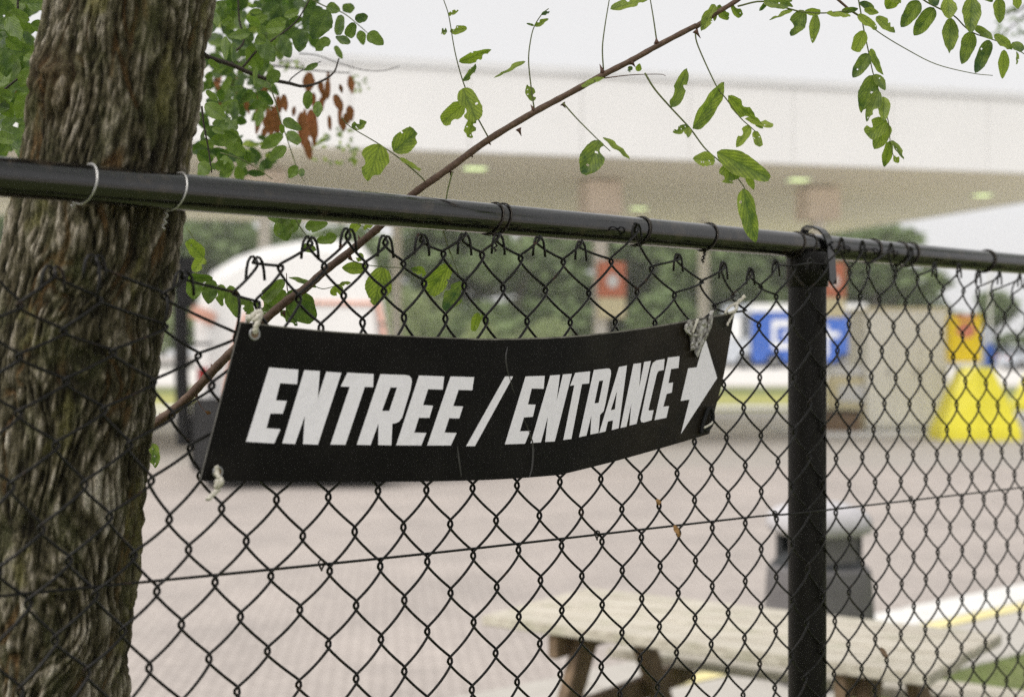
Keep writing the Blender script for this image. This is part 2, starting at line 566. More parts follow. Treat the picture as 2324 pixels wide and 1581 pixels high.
M['far_leaf'] = foliage('far_tree_leaves', (0.115, 0.165, 0.068), (0.20, 0.265, 0.105), 0.35)
M['far_light'] = foliage('light_bush_leaves', (0.20, 0.25, 0.11), (0.30, 0.35, 0.16), 0.6)
M['far_bark'] = plain('far_tree_bark', (0.07, 0.06, 0.045), 0.9, 0.3, 3)
M['crown'] = leaf_mat('crown_leaf', (0.018, 0.045, 0.012), (0.06, 0.115, 0.022), (0.02, 0.05, 0.014), 0.32, 0.3, 0.1)

lamp = NT('lit_canopy_lamp')
lamp.setin('Emission Color', (0.80, 1.0, 0.45, 1)); lamp.setin('Emission Strength', 0.62); lamp.color((0.5, 0.6, 0.3))
M['lamp'] = lamp.m

# ------------------------------------------------------------------ ground, roads, kerb
def sheet(name, pts, z, mat, kind='structure'):
    o = mk(name, [(x, y, z) for x, y in pts], [list(range(len(pts)))], mat)
    return tag(o, kind=kind)


# ground: flat to 66 m, then a low rise
xs = [-240, 240]
ys = [(-60, 0), (66, 0), (86, 0.5), (160, 0.5), (250, 0.5)]
gv = [(x, y, z) for (y, z) in ys for x in xs]
gf = [[2 * i, 2 * i + 1, 2 * i + 3, 2 * i + 2] for i in range(len(ys) - 1)]
tag(mk('ground', gv, gf, M['asphalt']), kind='structure')
KD = Vector((0.765, 0.6436, 0)); KN = Vector((0.6436, -0.765, 0))      # along the kerb / towards the camera
K0 = Vector((0.52, 7.04, 0))


def kp(s, n, z):
    p = K0 + KD * s + KN * n
    return (p.x, p.y, z)


sheet('brick_road', [kp(-14, -0.45, 0)[:2], kp(20, -0.45, 0)[:2], (34, 21.5), (-34, 21.5)], 0.004, M['brick'])
sheet('forecourt', [(-40, 21.5), (40, 21.5), (40, 29.6), (-40, 29.6)], 0.004, M['asphalt'])
# forecourt island strips behind the pumps
sheet('path', [(-60, 29.6), (70, 29.6), (70, 45), (-60, 45)], 0.008, M['path'])
sheet('lawn', [(-60, 45.2), (70, 45.2), (70, 65.5), (-60, 65.5)], 0.008, M['grass_dry'])
sheet('lawn', [(-60, 56), (70, 56), (70, 64), (-60, 64)], 0.012, M['grass_base'])
sheet('lawn', [(-60, 40.4), (70, 40.4), (70, 42.2), (-60, 42.2)], 0.012, M['grass_dry'])
g2 = [(-239, 68, 0.055), (239, 68, 0.055), (239, 85.9, 0.502), (-239, 85.9, 0.502), (-239, 99, 0.506), (239, 99, 0.506)]
tag(mk('road', g2, [[0, 1, 2, 3], [3, 2, 5, 4]], M['path']), kind='structure')


def strip(name, n0, n1, z0, z1, mat, s0=-16, s1=26):
    m = MB()
    a = [kp(s0, n0, z0), kp(s1, n0, z0), kp(s1, n1, z0), kp(s0, n1, z0), kp(s0, n0, z1), kp(s1, n0, z1), kp(s1, n1, z1), kp(s0, n1, z1)]
    m.add(a, [[4, 5, 6, 7], [0, 1, 5, 4], [1, 2, 6, 5], [2, 3, 7, 6], [3, 0, 4, 7]])
    return tag(m.build(name, mat), kind='structure')


# kerb stones, one by one where the photograph is near enough
kerb = link('kerb', None, None, kp(0, -0.25, 0)); tag(kerb, kind='structure')
stone_me = None
for i in range(-14, 24):
    c = Vector(kp(i * 1.0 + 0.5, -0.25, 0.05))
    if stone_me is None:
        m = MB(); m.bbox(c, KD * 0.494, KN * 0.20, Vector((0, 0, 0.05)), 0.012)
        o = m.build('kerb_stone', M['pavement'], kerb, loc=c); stone_me = o.data
        stone_white = stone_me.copy(); stone_white.materials.clear(); stone_white.materials.append(M['kerb'])
    else:
        o = link('kerb_stone', stone_me if i < 2 else stone_white, kerb, c + Vector((0, 0, random.uniform(-.003, .003))))
strip('yellow_line', -0.03, 0.10, 0.0, 0.102, M['yellow_paint'])
strip('pavement', 0.115, 0.80, 0.0, 0.098, M['pavement'])
strip('lawn', 0.81, 9.5, 0.0, 0.095, M['grass_base'], -40, 40)
strip('unseen_paving', 9.51, 40, 0.0, 0.09, M['pavement'], -40, 40)  # unseen paving behind the camera, added to cut green bounce from the grass
# grass blades on the island
gvv, gff = [], []
for i in range(26000):
    s = random.uniform(-2.5, 6); n = 0.82 + 5.5 * random.random() ** 1.2
    p = Vector(kp(s, n, 0.09)); h = random.uniform(0.02, 0.07)
    a = random.uniform(0, 6.28); d = Vector((math.cos(a), math.sin(a), 0)); b = len(gvv)
    lean = Vector((random.uniform(-.03, .03), random.uniform(-.03, .03), h))
    gvv += [p - d * 0.003, p + d * 0.003, p + lean]
    gff.append([b, b + 1, b + 2])
tag(mk('grass', gvv, gff, M['blade']), kind='stuff')

# ------------------------------------------------------------------ far trees
def crown_mesh(name, n, size, lobes, mat, seed, flat=1.0):
    r = np.random.default_rng(seed)
    vs_, fs = [], []
    for i in range(n):
        cx, cy, cz, R = lobes[int(r.integers(len(lobes)))]
        d = r.normal(size=3); d /= np.linalg.norm(d)
        rad = R * (0.45 + 0.6 * r.random() ** 0.5)
        c = np.array([cx, cy, cz]) + d * rad * np.array([1, 1, 0.85])
        s = size * r.uniform(0.6, 1.4)
        u = r.normal(size=3); u /= np.linalg.norm(u)
        w = np.cross(u, r.normal(size=3)); w /= np.linalg.norm(w)
        b = len(vs_)
        vs_ += [c - u * s, c + w * s * 0.6, c + u * s, c - w * s * 0.6]
        fs.append([b, b + 1, b + 2, b + 3])
    me = bpy.data.meshes.new(name)
    me.from_pydata([tuple(map(float, q)) for q in vs_], [], fs)
    me.materials.append(mat)
    return me


def trunk_mesh(name, h, r):
    m = MB()
    m.tube([(0, 0, -0.05), (0.05, 0, h * 0.3), (0.0, 0.06, h * 0.6), (0.04, 0, h * 0.86)], [r * 1.3, r, r * 0.7, r * 0.25], 8)
    for k in range(4):
        a = k * 1.7
        m.tube([(0.02, 0.02, h * (0.35 + 0.1 * k)), (math.cos(a) * h * .12, math.sin(a) * h * .12, h * (0.5 + .1 * k)), (math.cos(a) * h * .2, math.sin(a) * h * .2, h * (0.62 + .09 * k))], [r * .45, r * .3, r * .1], 6)
    me = bpy.data.meshes.new(name)
    me.from_pydata([tuple(q) for q in m.v], [], m.f)
    me.materials.append(M['far_bark'])
    return me


def lobes_for(seed, h, w):
    r = random.Random(seed)
    out = []
    for k in range(11):
        a = r.uniform(0, 6.28); q = r.random() ** 0.6
        zz = r.uniform(0.16, 0.84)
        wid = w * 0.5 * math.sin(min(1, 0.25 + zz * 0.95) * math.pi) * 0.75 + w * 0.08
        out.append((math.cos(a) * q * wid, math.sin(a) * q * wid, h * zz, r.uniform(0.12, 0.2) * h))
    return out


tree_kinds = []
for k in range(5):
    tree_kinds.append((trunk_mesh('trunk', 12, 0.22), crown_mesh('crown', 2300, 0.42, lobes_for(40 + k, 12, 9), M['far_leaf'], k)))


def far_tree(u, vtop, D, kind, gz=0.5, label='dark green leafy tree in the blurred row behind the filling station', group='trees in the row behind the filling station'):
    top = H + (CV - vtop) / F * D
    sc = (top - gz) / 12.0
    loc = Vector(((u - CU) / F * D, D, gz))
    root = thing('broadleaf_tree', loc, label, 'tree', group)
    tm, cm = tree_kinds[kind]
    for nm, me in (('trunk', tm), ('crown', cm)):
        o = link(nm, me, root, loc)
        o.scale = (sc * 1.6, sc * 1.2, sc)
        o.rotation_euler = (0, 0, (u * 0.37) % 6.28)
    return root


for i, (u, vt) in enumerate([(-700, 480), (-500, 500), (-330, 470), (-200, 490), (-60, 480), (60, 495), (180, 500), (300, 480), (420, 512), (500, 505),
                             (590, 528), (690, 490), (780, 520), (880, 545), (980, 500), (1080, 505), (1180, 520), (1280, 500), (1385, 515),
                             (1490, 490), (1590, 500), (1700, 512), (1800, 505), (1900, 500), (1985, 540)]):
    far_tree(u, vt - 42, 108 + 9 * ((i * 7) % 4) / 3 + (4 if i % 2 else -4), i % 5)
far_tree(2062, 612, 112, 2, label='shorter dark tree where the blurred row steps down beside the sky', group=None)
far_tree(2125, 672, 116, 3, label='lowest dark tree at the end of the blurred row, above the cream cabinet', group=None)
far_tree(2262, 652, 120, 4, label='small pale round tree above the parked dark blue car', group=None)
far_tree(2345, 690, 112, 1, label='dark tree cut off by the frame beyond the parked cars', group=None)
far_tree(2480, 640, 118, 0, label='tree standing beyond the frame past the parked cars', group=None)


def bush(u, vtop, vbase, D, wpx, label, seed, mat):
    loc = P(u, vbase, D); loc.z = 0.5 if D > 86 else 0.0
    h = H + (CV - vtop) / F * D - loc.z; w = wpx / F * D
    root = thing('bush', loc, label, 'bush')
    lob = [(random.uniform(-.36, .36) * w, random.uniform(-.3, .3) * w, h * random.uniform(.25, .68), h * random.uniform(.2, .28)) for _ in range(9)]
    me = crown_mesh('foliage', 1500, 0.16, lob, mat, seed)
    link('foliage', me, root, loc)
    m = MB()
    for k in range(5):
        a = k * 1.26
        m.tube([loc, loc + Vector((math.cos(a) * w * .1, math.sin(a) * w * .1, h * .3)), loc + Vector((math.cos(a) * w * .2, math.sin(a) * w * .2, h * .6))], [.05, .04, .02], 6)
    m.build('stem', M['far_bark'], root)


bush(1165, 685, 840, 88, 300, 'bright green rounded bush showing through the mesh above the sign middle', 11, M['far_light'])
bush(935, 610, 840, 92, 170, 'light green bush between the white lorry and the bright rounded bush', 12, M['far_light'])
bush(300, 640, 840, 90, 240, 'light bush behind the big tree trunk', 13, M['far_light'])

# ------------------------------------------------------------------ filling station canopy
e = Vector((0.9634, 0.268, 0)); g = Vector((-0.268, 0.9634, 0))
RC = Vector((12.77, 27.7, 0))
SOF = H + 3.3
TOPZ = H + 4.69
canopy = thing('filling_station_canopy', RC - e * 14 + g * 7, 'long white flat filling station canopy with cream underside and lit lamps', 'canopy')


def cp(a, b, z):
    q = RC - e * a + g * b
    return Vector((q.x, q.y, z))


LEN, DEP = 32.0, 14.2
def slab(m, a0, a1, b0, b1, z0, z1):
    c = (cp(a0, b0, z0) + cp(a1, b1, z1)) / 2
    m.box(c, e * abs(a1 - a0) / 2, g * abs(b1 - b0) / 2, Vector((0, 0, (z1 - z0) / 2)))


# fascia panels, one by one along the two visible sides
fpan = None
npan = 16
for i in range(npan):
    a0, a1 = i * LEN / npan, (i + 1) * LEN / npan
    c = (cp(a0, 0, SOF) + cp(a1, 0.12, TOPZ)) / 2
    if fpan is None:
        m = MB(); m.bbox(c, e * (LEN / npan / 2 - 0.004), g * 0.06, Vector((0, 0, (TOPZ - SOF) / 2)), 0.01)
        fpan = m.build('fascia_panel', M['white_panel'], canopy, loc=c).data
    else:
        link('fascia_panel', fpan, canopy, c)
for (a0, a1, b0, b1) in ((-0.12, -0.001, 0, DEP), (LEN + 0.001, LEN + 0.12, 0, DEP)):
    m = MB(); slab(m, a0, a1, b0, b1, SOF, TOPZ); m.build('end_fascia', M['white_panel'], canopy)
m = MB(); slab(m, 0, LEN, DEP - 0.12, DEP, SOF, TOPZ); m.build('rear_fascia', M['white_panel'], canopy)
m = MB(); slab(m, -0.13, LEN + 0.13, -0.03, 0.125, TOPZ + 0.002, TOPZ + 0.14); m.build('roof_trim', M['trim'], canopy)
m = MB(); slab(m, -0.14, -0.02, 0.13, DEP + 0.02, TOPZ + 0.002, TOPZ + 0.14); m.build('roof_trim', M['trim'], canopy)
m = MB(); slab(m, 0, LEN, 0.125, DEP - 0.125, TOPZ - 0.3, TOPZ - 0.1); m.build('roof', M['roof'], canopy)
nsp = 14
for i in range(nsp):
    b0, b1 = 0.125 + i * (DEP - 0.25) / nsp, 0.125 + (i + 1) * (DEP - 0.25) / nsp
    m = MB(); slab(m, 0, LEN, b0 + 0.006, b1 - 0.006, SOF + 0.03, SOF + 0.06)
    m.build('soffit_panel', M['soffit'], canopy)
m = MB(); slab(m, 0, LEN, 0.125, DEP - 0.125, SOF + 0.065, SOF + 0.08); m.build('soffit_backing', M['trim'], canopy)


def plan_at(u, D):
    return Vector(((u - CU) / F * D, D, 0))


for (u, v) in ((1078, 379), (1812, 405), (450, 420), (1450, 470), (2230, 440)):
    D = F * (SOF + 0.03 - H) / (CV - v)
    c = plan_at(u, D); c.z = SOF + 0.012
    m = MB(); m.box(c, e * 0.20, g * 0.20, Vector((0, 0, 0.012)))
    lo = m.build('ceiling_lamp', M['lamp'], canopy)
    m = MB()
    for sx, sy, ax, ay in ((-1, 0, .02, .24), (1, 0, .02, .24), (0, -1, .2, .02), (0, 1, .2, .02)):
        m.box(c + e * 0.22 * sx + g * 0.22 * sy, e * ax, g * ay, Vector((0, 0, 0.016)))
    m.build('lamp_frame', M['white'], lo)


def column(u, D, wpx, sign=True, head=True):
    c = plan_at(u, D); w = wpx / F * D / 2
    m = MB(); m.bbox(c + Vector((0, 0, (SOF + 0.03) / 2)), e * w, g * w, Vector((0, 0, (SOF + 0.03) / 2)), 0.02)
    col = m.build('column', M['column'], canopy)
    if head:
        m = MB(); m.box(c + Vector((0, 0, SOF - 0.33)), e * 0.36, g * 0.30, Vector((0, 0, 0.32)))
        m.build('column_head', M['red_brown'], col)
    return c, w, col


for (u, D, su, sw) in ((1362, 28.2, 1387, 62), (1856, 29.4, 1889, 56)):
    c, w, col = column(u, D, 26)
    cs = plan_at(su, D - 0.35); hw = sw / F * D / 2
    z1 = H + (CV - 597) / F * D; z0 = H + (CV - 676) / F * D; zb = H + (CV - 722) / F * D
    m = MB(); m.bbox(cs + Vector((0, 0, (z0 + z1) / 2)), e * hw, g * 0.09, Vector((0, 0, (z1 - z0) / 2)), 0.01)
    rp = m.build('pump_sign', M['red_panel'], col)
    m = MB(); m.bbox(cs + Vector((0, 0, (z0 + zb) / 2 - 0.005)), e * hw, g * 0.088, Vector((0, 0, (z0 - zb) / 2 - 0.005)), 0.01)
    m.build('sign_foot', M['cream_panel'], col)
    m = MB(); cc = cs + Vector((0, 0, (z0 + z1) / 2 - 0.03)) - g * 0.094
    rim = []
    for k in range(20):
        a = 2 * math.pi * k / 20
        rim.append(cc + e * math.cos(a) * hw * 0.45 + Vector((0, 0, math.sin(a) * hw * 0.5)))
    back = [q + g * 0.004 for q in rim]
    m.add(rim + back, [list(range(20))] + [[k, 20 + k, 20 + (k + 1) % 20, (k + 1) % 20] for k in range(20)])
    m.build('sign_emblem', M['white'], col)
column(1597, 37.2, 20, head=False)
column(1228 - 900, 37.2, 20, head=False)
column(900, 36, 20, head=False)
column(600, 26.5, 26)

# ------------------------------------------------------------------ white lorry behind the sign
D = 18.4
lor_loc = plan_at(660, D)
lorry = thing('lorry', lor_loc, 'white round-topped lorry with red outline stripes parked behind the black sign', 'lorry')
prof = [(446, 985), (442, 860), (440, 730), (452, 660), (480, 615), (535, 582), (600, 560), (680, 545), (760, 541), (822, 552), (850, 590), (866, 650), (878, 720), (888, 800), (896, 985)]
back_dir = Vector((-0.16, 0.987, 0))
fr = [P(u, v, D) for u, v in prof]
bm = bmesh.new()
fv = [bm.verts.new(p) for p in fr]
bv = [bm.verts.new(p + back_dir * 6.5) for p in fr]
n = len(fr)
bm.faces.new(fv); bm.faces.new(bv[::-1])
for k in range(n):
    bm.faces.new([fv[k], bv[k], bv[(k + 1) % n], fv[(k + 1) % n]])
bmesh.ops.recalc_face_normals(bm, faces=bm.faces)
ed = [ed_ for ed_ in bm.edges if (ed_.verts[0] in fv and ed_.verts[1] in fv) or (ed_.verts[0] in bv and ed_.verts[1] in bv)]
bmesh.ops.bevel(bm, geom=ed, offset=0.16, segments=4, affect='EDGES')
bm.verts.index_update()
mk('body', [v.co.copy() for v in bm.verts], [[v.index for v in f.verts] for f in bm.faces], M['van'], lorry, smooth=False)
bm.free()


def stripe(pts, w, parent, mat, name, Y, dy=0.02):
    m = MB(); path = [P(u, v, Y) for u, v in pts]
    for a, b in zip(path[:-1], path[1:]):
        d = (b - a); L = d.length / 2; d.normalize()
        s = Vector((-d.z, 0, d.x))
        m.box((a + b) / 2, d * (L + w * 0.3), s * w / 2, Vector((0, dy, 0)))
    return m.build(name, mat, parent)


stripe([(556, 715), (540, 760), (522, 830), (512, 900), (508, 960)], 0.06, lorry, M['orange'], 'outline_stripe', D - 0.004)
stripe([(600, 690), (720, 686), (858, 688)], 0.045, lorry, M['orange'], 'outline_stripe', D - 0.004)
stripe([(858, 690), (868, 735), (876, 800), (880, 900)], 0.06, lorry, M['orange'], 'outline_stripe', D - 0.026)
stripe([(443, 708), (478, 722)], 0.17, lorry, M['orange'], 'marker_panel', D - 0.004)
# dark mirror and mast on the left, chassis, wheels
m = MB()
c = P(414, 700, D - 0.5)
m.bbox(P(419, 640, D - 0.4), Vector((0.115, 0, 0)), Vector((0, 0.07, 0)), Vector((0, 0, 0.33)), 0.03)
m.tube([P(410, 690, D - 0.4), P(412, 850, D - 0.4), P(418, 1010, D - 0.4)], [0.10, 0.09, 0.10], 8)
m.build('exhaust_stack', M['black'], lorry)
m = MB(); m.box(P(452, 780, D - 0.35), Vector((0.16, 0, 0)), Vector((0, 0.03, 0)), Vector((0, 0, 0.02))); m.build('mirror_arm', M['black'], lorry)
m = MB(); m.bbox(P(665, 1045, D + 3.0), Vector((1.16, 0, 0)), back_dir * 2.9, Vector((0, 0, 0.26)), 0.03); m.build('chassis', M['chassis'], lorry)  # chassis set low and near-black to deepen the shade under the lorry
m = MB(); m.bbox(P(672, 1052, D - 0.12), Vector((1.22, 0, 0)), Vector((0, 0.08, 0)), Vector((0, 0, 0.21)), 0.03); m.build('bumper_and_shade', M['chassis'], lorry)  # dark bumper, also standing in for the shadow under the lorry
for k, (u, yy) in enumerate(((490, 0.75), (845, 0.75), (490, 5.2), (845, 5.2))):
    ce = plan_at(u, D); ce += back_dir * yy; ce.z = 0.5
    m = MB()
    for (rr, x) in ((0.5, 0),):
        axle = Vector((1, 0, 0))
        ring = []
        for i_ in range(20):
            a = 2 * math.pi * i_ / 20
            ring.append(Vector((0, math.cos(a) * 0.5, math.sin(a) * 0.5)))
        L_ = [ce + q - axle * 0.14 for q in ring]; R_ = [ce + q + axle * 0.14 for q in ring]
        m.add(L_ + R_, [list(range(20))[::-1], list(range(20, 40))] + [[i_, (i_ + 1) % 20, 20 + (i_ + 1) % 20, 20 + i_] for i_ in range(20)])
    wh = m.build('wheel', M['black'], lorry)
    m = MB(); m.tube([ce - axle * 0.15, ce + axle * 0.15], 0.27, 16); m.build('rim', M['metal'], wh)
for (u, v) in ((462, 852), (868, 870)):
    m = MB(); m.bbox(P(u, v, D - 0.05), Vector((0.07, 0, 0)), Vector((0, 0.05, 0)), Vector((0, 0, 0.10)), 0.015); m.build('tail_lamp', M['tail'], lorry)
m = MB(); m.bbox(P(474, 985, D - 0.25), Vector((0.20, 0, 0)), Vector((0, 0.16, 0)), Vector((0, 0, 0.46)), 0.03); m.build('tool_box', M['chassis'], lorry)

# ------------------------------------------------------------------ blue box truck far behind
D = 90.0
tr_loc = plan_at(1810, D); tr_loc.z = 0.5
truck = thing('box_truck', tr_loc, 'blue box truck with white band and white block lettering behind the fence post', 'truck')


def rect(m, u0, v0, u1, v1, D, depth):
    """a box whose front face spans the given survey rectangle at distance D"""
    a, b = P(u0, v1, D), P(u1, v0, D)
    m.box((a + b) / 2 + Vector((0, depth / 2, 0)), Vector(((b.x - a.x) / 2, 0, 0)), Vector((0, depth / 2, 0)), Vector((0, 0, (b.z - a.z) / 2)))


m = MB(); rect(m, 1706, 690, 1966, 822, D, 2.5); m.build('cargo_box', M['blue'], truck)
m = MB(); rect(m, 1704, 689, 1968, 707, D - 0.05, 2.6); m.build('roof_band', M['white'], truck)
m = MB(); rect(m, 1652, 692, 1703, 822, D, 2.4); cab = m.build('cab', M['palegrey'], truck)
m = MB(); rect(m, 1658, 720, 1682, 768, D - 0.06, 0.2); m.build('door_panel', M['white'], cab)
m = MB(); rect(m, 1684, 712, 1698, 765, D - 0.06, 0.2); m.build('window', M['glass'], cab)
m = MB(); rect(m, 1662, 822, 1960, 831, D + 0.2, 2.0); m.build('chassis', M['chassis'], truck)
for u in (1690, 1755, 1915, 1945):
    ce = P(u, 0, D + 0.2); ce.z = 1.0
    m = MB(); m.tube([ce + Vector((0, -0.2, 0)), ce + Vector((0, 0.2, 0))], 0.5, 16); wh = m.build('wheel', M['black'], truck)
    m = MB(); m.tube([ce + Vector((0, -0.215, 0)), ce + Vector((0, -0.1, 0))], 0.26, 12); m.build('rim', M['metal'], wh)
# white block lettering seen on the side, soft with distance
for nm, rs in (('letter', [(1752, 726, 1762, 792), (1762, 726, 1794, 741), (1762, 777, 1794, 792), (1778, 754, 1794, 765)]),
               ('letter', [(1800, 724, 1812, 793), (1812, 724, 1846, 742), (1812, 775, 1846, 793)]),
               ('letter', [(1872, 738, 1880, 808), (1880, 753, 1905, 765)]),
               ('letter', [(1932, 752, 1964, 812)])):
    m = MB()
    for (u0, v0, u1, v1) in rs: rect(m, u0, v0, u1, v1, D - 0.02, 0.019)
    m.build(nm, M['white'], truck)

# ------------------------------------------------------------------ cream cabinet
D = 29.6
cab_loc = plan_at(2060, D)
cabinet = thing('equipment_cabinet', cab_loc, 'tall cream metal cabinet standing between the blue truck and the yellow pump sign', 'cabinet')
m = MB(); rect(m, 1966, 702, 2152, 972, D, 1.6); m.build('body', M['cabinet'], cabinet)
m = MB(); rect(m, 1963, 697, 2155, 703, D - 0.05, 1.7); m.build('lid', M['cream_panel'], cabinet)
for k in range(3):
    u0 = 1968 + k * 62
    m = MB(); rect(m, u0, 712, u0 + 58, 962, D - 0.022, 0.02); dd = m.build('door', M['cabinet'], cabinet)
    m = MB(); rect(m, u0 + 48, 836, u0 + 52, 852, D - 0.05, 0.025); m.build('handle', M['metal'], dd)
m = MB(); rect(m, 1962, 973, 2160, 982, D - 0.1, 1.8); m.build('shadow_strip', M['chassis'], cabinet)  # near-black strip painted in as the shadow line under the cabinet
pl = MB(); c = plan_at(2020, D); pl.box(c + Vector((0, 0.6, 0.055)), Vector((2.2, 0, 0)), Vector((0, 1.3, 0)), Vector((0, 0, 0.055)))
tag(pl.build('island_kerb', M['kerb']), kind='structure')
# brown box and white bollard beside it
bl = plan_at(1908, 29.2); bl.z = 0.11
bx = thing('storage_crate', bl, 'low dark brown crate on the island kerb just past the fence post', 'crate')
m = MB(); m.bbox(bl + Vector((0, 0, 0.19)), Vector((0.34, 0, 0)), Vector((0, 0.3, 0)), Vector((0, 0, 0.19)), 0.01); m.build('body', M['wood_dark'], bx)
m = MB(); m.bbox(bl + Vector((0, 0, 0.40)), Vector((0.37, 0, 0)), Vector((0, 0.33, 0)), Vector((0, 0, 0.02)), 0.01); m.build('lid', M['chassis'], bx)
bl = plan_at(1925, 29.9); bl.z = 0.11
pp = thing('petrol_pump', bl, 'pale cream petrol pump with a light panel beside the brown crate', 'petrol pump')
m = MB(); m.bbox(bl + Vector((0, 0.1, 0.55)), Vector((0.40, 0, 0)), Vector((0, 0.22, 0)), Vector((0, 0, 0.55)), 0.03); m.build('body', M['cream_panel'], pp)
m = MB(); m.bbox(bl + Vector((0, 0.1, 1.22)), Vector((0.42, 0, 0)), Vector((0, 0.2, 0)), Vector((0, 0, 0.11)), 0.03); m.build('head', M['white'], pp)
m = MB(); m.bbox(bl + Vector((0.05, -0.135, 0.75)), Vector((0.28, 0, 0)), Vector((0, 0.012, 0)), Vector((0, 0, 0.18)), 0.005); m.build('panel', M['white'], pp)
m = MB(); m.tube(smooth_path([bl + Vector((0.41, 0, 0.9)), bl + Vector((0.55, -.05, 0.6)), bl + Vector((0.52, -.05, 0.2)), bl + Vector((0.42, 0, 0.5))]), 0.02, 6); m.build('hose', M['black'], pp)


# ------------------------------------------------------------------ yellow pump sign and flared stand
def yellow_stand(uc, D, label, s=1.0, top=True):
    c = plan_at(uc, D)
    root = thing('flared_stand', c, label, 'pump stand')
    hb = 1.43 * s
    prof = [(0.78 * s, 0.0), (0.76 * s, 0.2 * s), (0.52 * s, 0.85 * s), (0.29 * s, hb)]
    rings = []
    for (w, z) in prof:
        d = w * 0.62
        rings.append([c + Vector((-w, -d, z)), c + Vector((-w * 0.15, -d - 0.12 * s, z)), c + Vector((w, -d, z)), c + Vector((w, d, z)), c + Vector((-w, d, z))])
    m = MB()
    vv = [p for r_ in rings for p in r_]
    ff = []
    for i_ in range(len(rings) - 1):
        for k in range(5):
            ff.append([i_ * 5 + k, i_ * 5 + (k + 1) % 5, (i_ + 1) * 5 + (k + 1) % 5, (i_ + 1) * 5 + k])
    ff.append([len(vv) - 5 + k for k in range(5)])
    m.add(vv, ff); m.build('base', M['yellow'], root)
    if top:
        z0 = hb
        m = MB(); m.bbox(c + Vector((-0.22, 0, z0 + 0.05)), Vector((0.22, 0, 0)), Vector((0, 0.15, 0)), Vector((0, 0, 0.05)), 0.01); m.build('neck', M['white'], root)
        m = MB(); m.bbox(c + Vector((-0.22, 0, z0 + 0.57)), Vector((0.315, 0, 0)), Vector((0, 0.16, 0)), Vector((0, 0, 0.468)), 0.02); pan = m.build('sign_panel', M['deep_yellow'], root)
        # red scalloped emblem and red top bar
        m = MB(); cc = c + Vector((-0.22, -0.164, z0 + 0.70))
        pts = [cc + Vector((-0.06, 0, -0.13)), cc + Vector((0.06, 0, -0.13))]
        for k in range(11):
            a = math.pi * (k / 10.0) * 1.1 - 0.05 * math.pi
            rr = 0.19 + (0.014 if k % 2 else 0)
            pts.append(cc + Vector((math.cos(a) * rr, 0, math.sin(a) * rr)))
        back = [p + Vector((0, 0.006, 0)) for p in pts]; nn = len(pts)
        m.add(pts + back, [list(range(nn))] + [[k, nn + k, nn + (k + 1) % nn, (k + 1) % nn] for k in range(nn)])
        m.build('emblem', M['red_panel'], pan)
        m = MB(); m.bbox(c + Vector((-0.22, -0.165, z0 + 0.985)), Vector((0.2, 0, 0)), Vector((0, 0.008, 0)), Vector((0, 0, 0.045)), 0.003); m.build('top_bar', M['red_panel'], pan)
    return root


yellow_stand(2212, 28.3, 'lemon yellow flared stand carrying a deep yellow sign panel with red emblem', 1.0)
yellow_stand(2345, 42.0, 'smaller plain yellow flared stand cut off by the frame past the parked cars', 0.72, top=False)
# pale pillar between stand and cars
c = plan_at(2222, 40.0)
pil = thing('pale_pillar', c, 'slim pale blue grey pillar beside the yellow sign panel', 'pillar')
m = MB(); m.bbox(c + Vector((0, 0, 1.2)), Vector((0.30, 0, 0)), Vector((0, 0.25, 0)), Vector((0, 0, 1.2)), 0.02); m.build('shaft', M['palegrey'], pil)
m = MB(); m.bbox(c + Vector((0.22, -0.02, 1.5)), Vector((0.13, 0, 0)), Vector((0, 0.26, 0)), Vector((0, 0, 0.42)), 0.02); m.build('panel', M['blue'], pil)


def car(u, D, label, mat, roofmat, ang):
    c = plan_at(u, D); c.z = 0.5 if D > 86 else 0.0
    root = thing('parked_car', c, label, 'car')
    f = Vector((math.cos(ang), math.sin(ang), 0)); s = Vector((-math.sin(ang), math.cos(ang), 0))
    def ex(name, pr, hw, mt, par=root):
        m = MB(); n_ = len(pr)
        L_ = [c + f * x - s * hw + Vector((0, 0, z)) for x, z in pr]; R_ = [c + f * x + s * hw + Vector((0, 0, z)) for x, z in pr]
        m.add(L_ + R_, [list(range(n_)), list(range(n_, 2 * n_))[::-1]] + [[k, n_ + k, n_ + (k + 1) % n_, (k + 1) % n_] for k in range(n_)])
        return m.build(name, mt, par)
    ex('body', [(-2.1, .3), (2.1, .3), (2.15, .62), (1.9, .85), (1.0, .95), (-1.6, 1.0), (-2.1, .9), (-2.15, .6)], .86, mat)
    ex('cabin', [(1.05, .94), (.35, 1.42), (-1.2, 1.46), (-1.85, 0.97)], .74, M['glass'])
    ex('roof', [(.36, 1.425), (.30, 1.48), (-1.15, 1.5), (-1.22, 1.465)], .73, roofmat)
    for x in (-1.35, 1.35):
        for sy in (-1, 1):
            ce = c + f * x + s * sy * .8 + Vector((0, 0, .32))
            m = MB(); m.tube([ce - s * .1, ce + s * .1], .32, 16); w = m.build('wheel', M['black'], root)
            m = MB(); m.tube([ce - s * .107, ce + s * .107], .19, 12); m.build('rim', M['metal'], w)
    for sy in (-1, 1):
        m = MB(); m.bbox(c - f * 2.12 + s * sy * .62 + Vector((0, 0, .78)), f * .03, s * .16, Vector((0, 0, .07)), .01); m.build('tail_lamp', M['tail'], root)


car(2272, 89, 'dark blue car parked beyond the yellow sign panel', M['darkblue'], M['palegrey'], 0.2)
car(2350, 87, 'grey car parked at the frame edge next to the dark blue car', M['palegrey'], M['white'], 0.15)
car(2268, 97, 'pale car with red lamps behind the dark blue car', M['white'], M['red_panel'], 2.9)
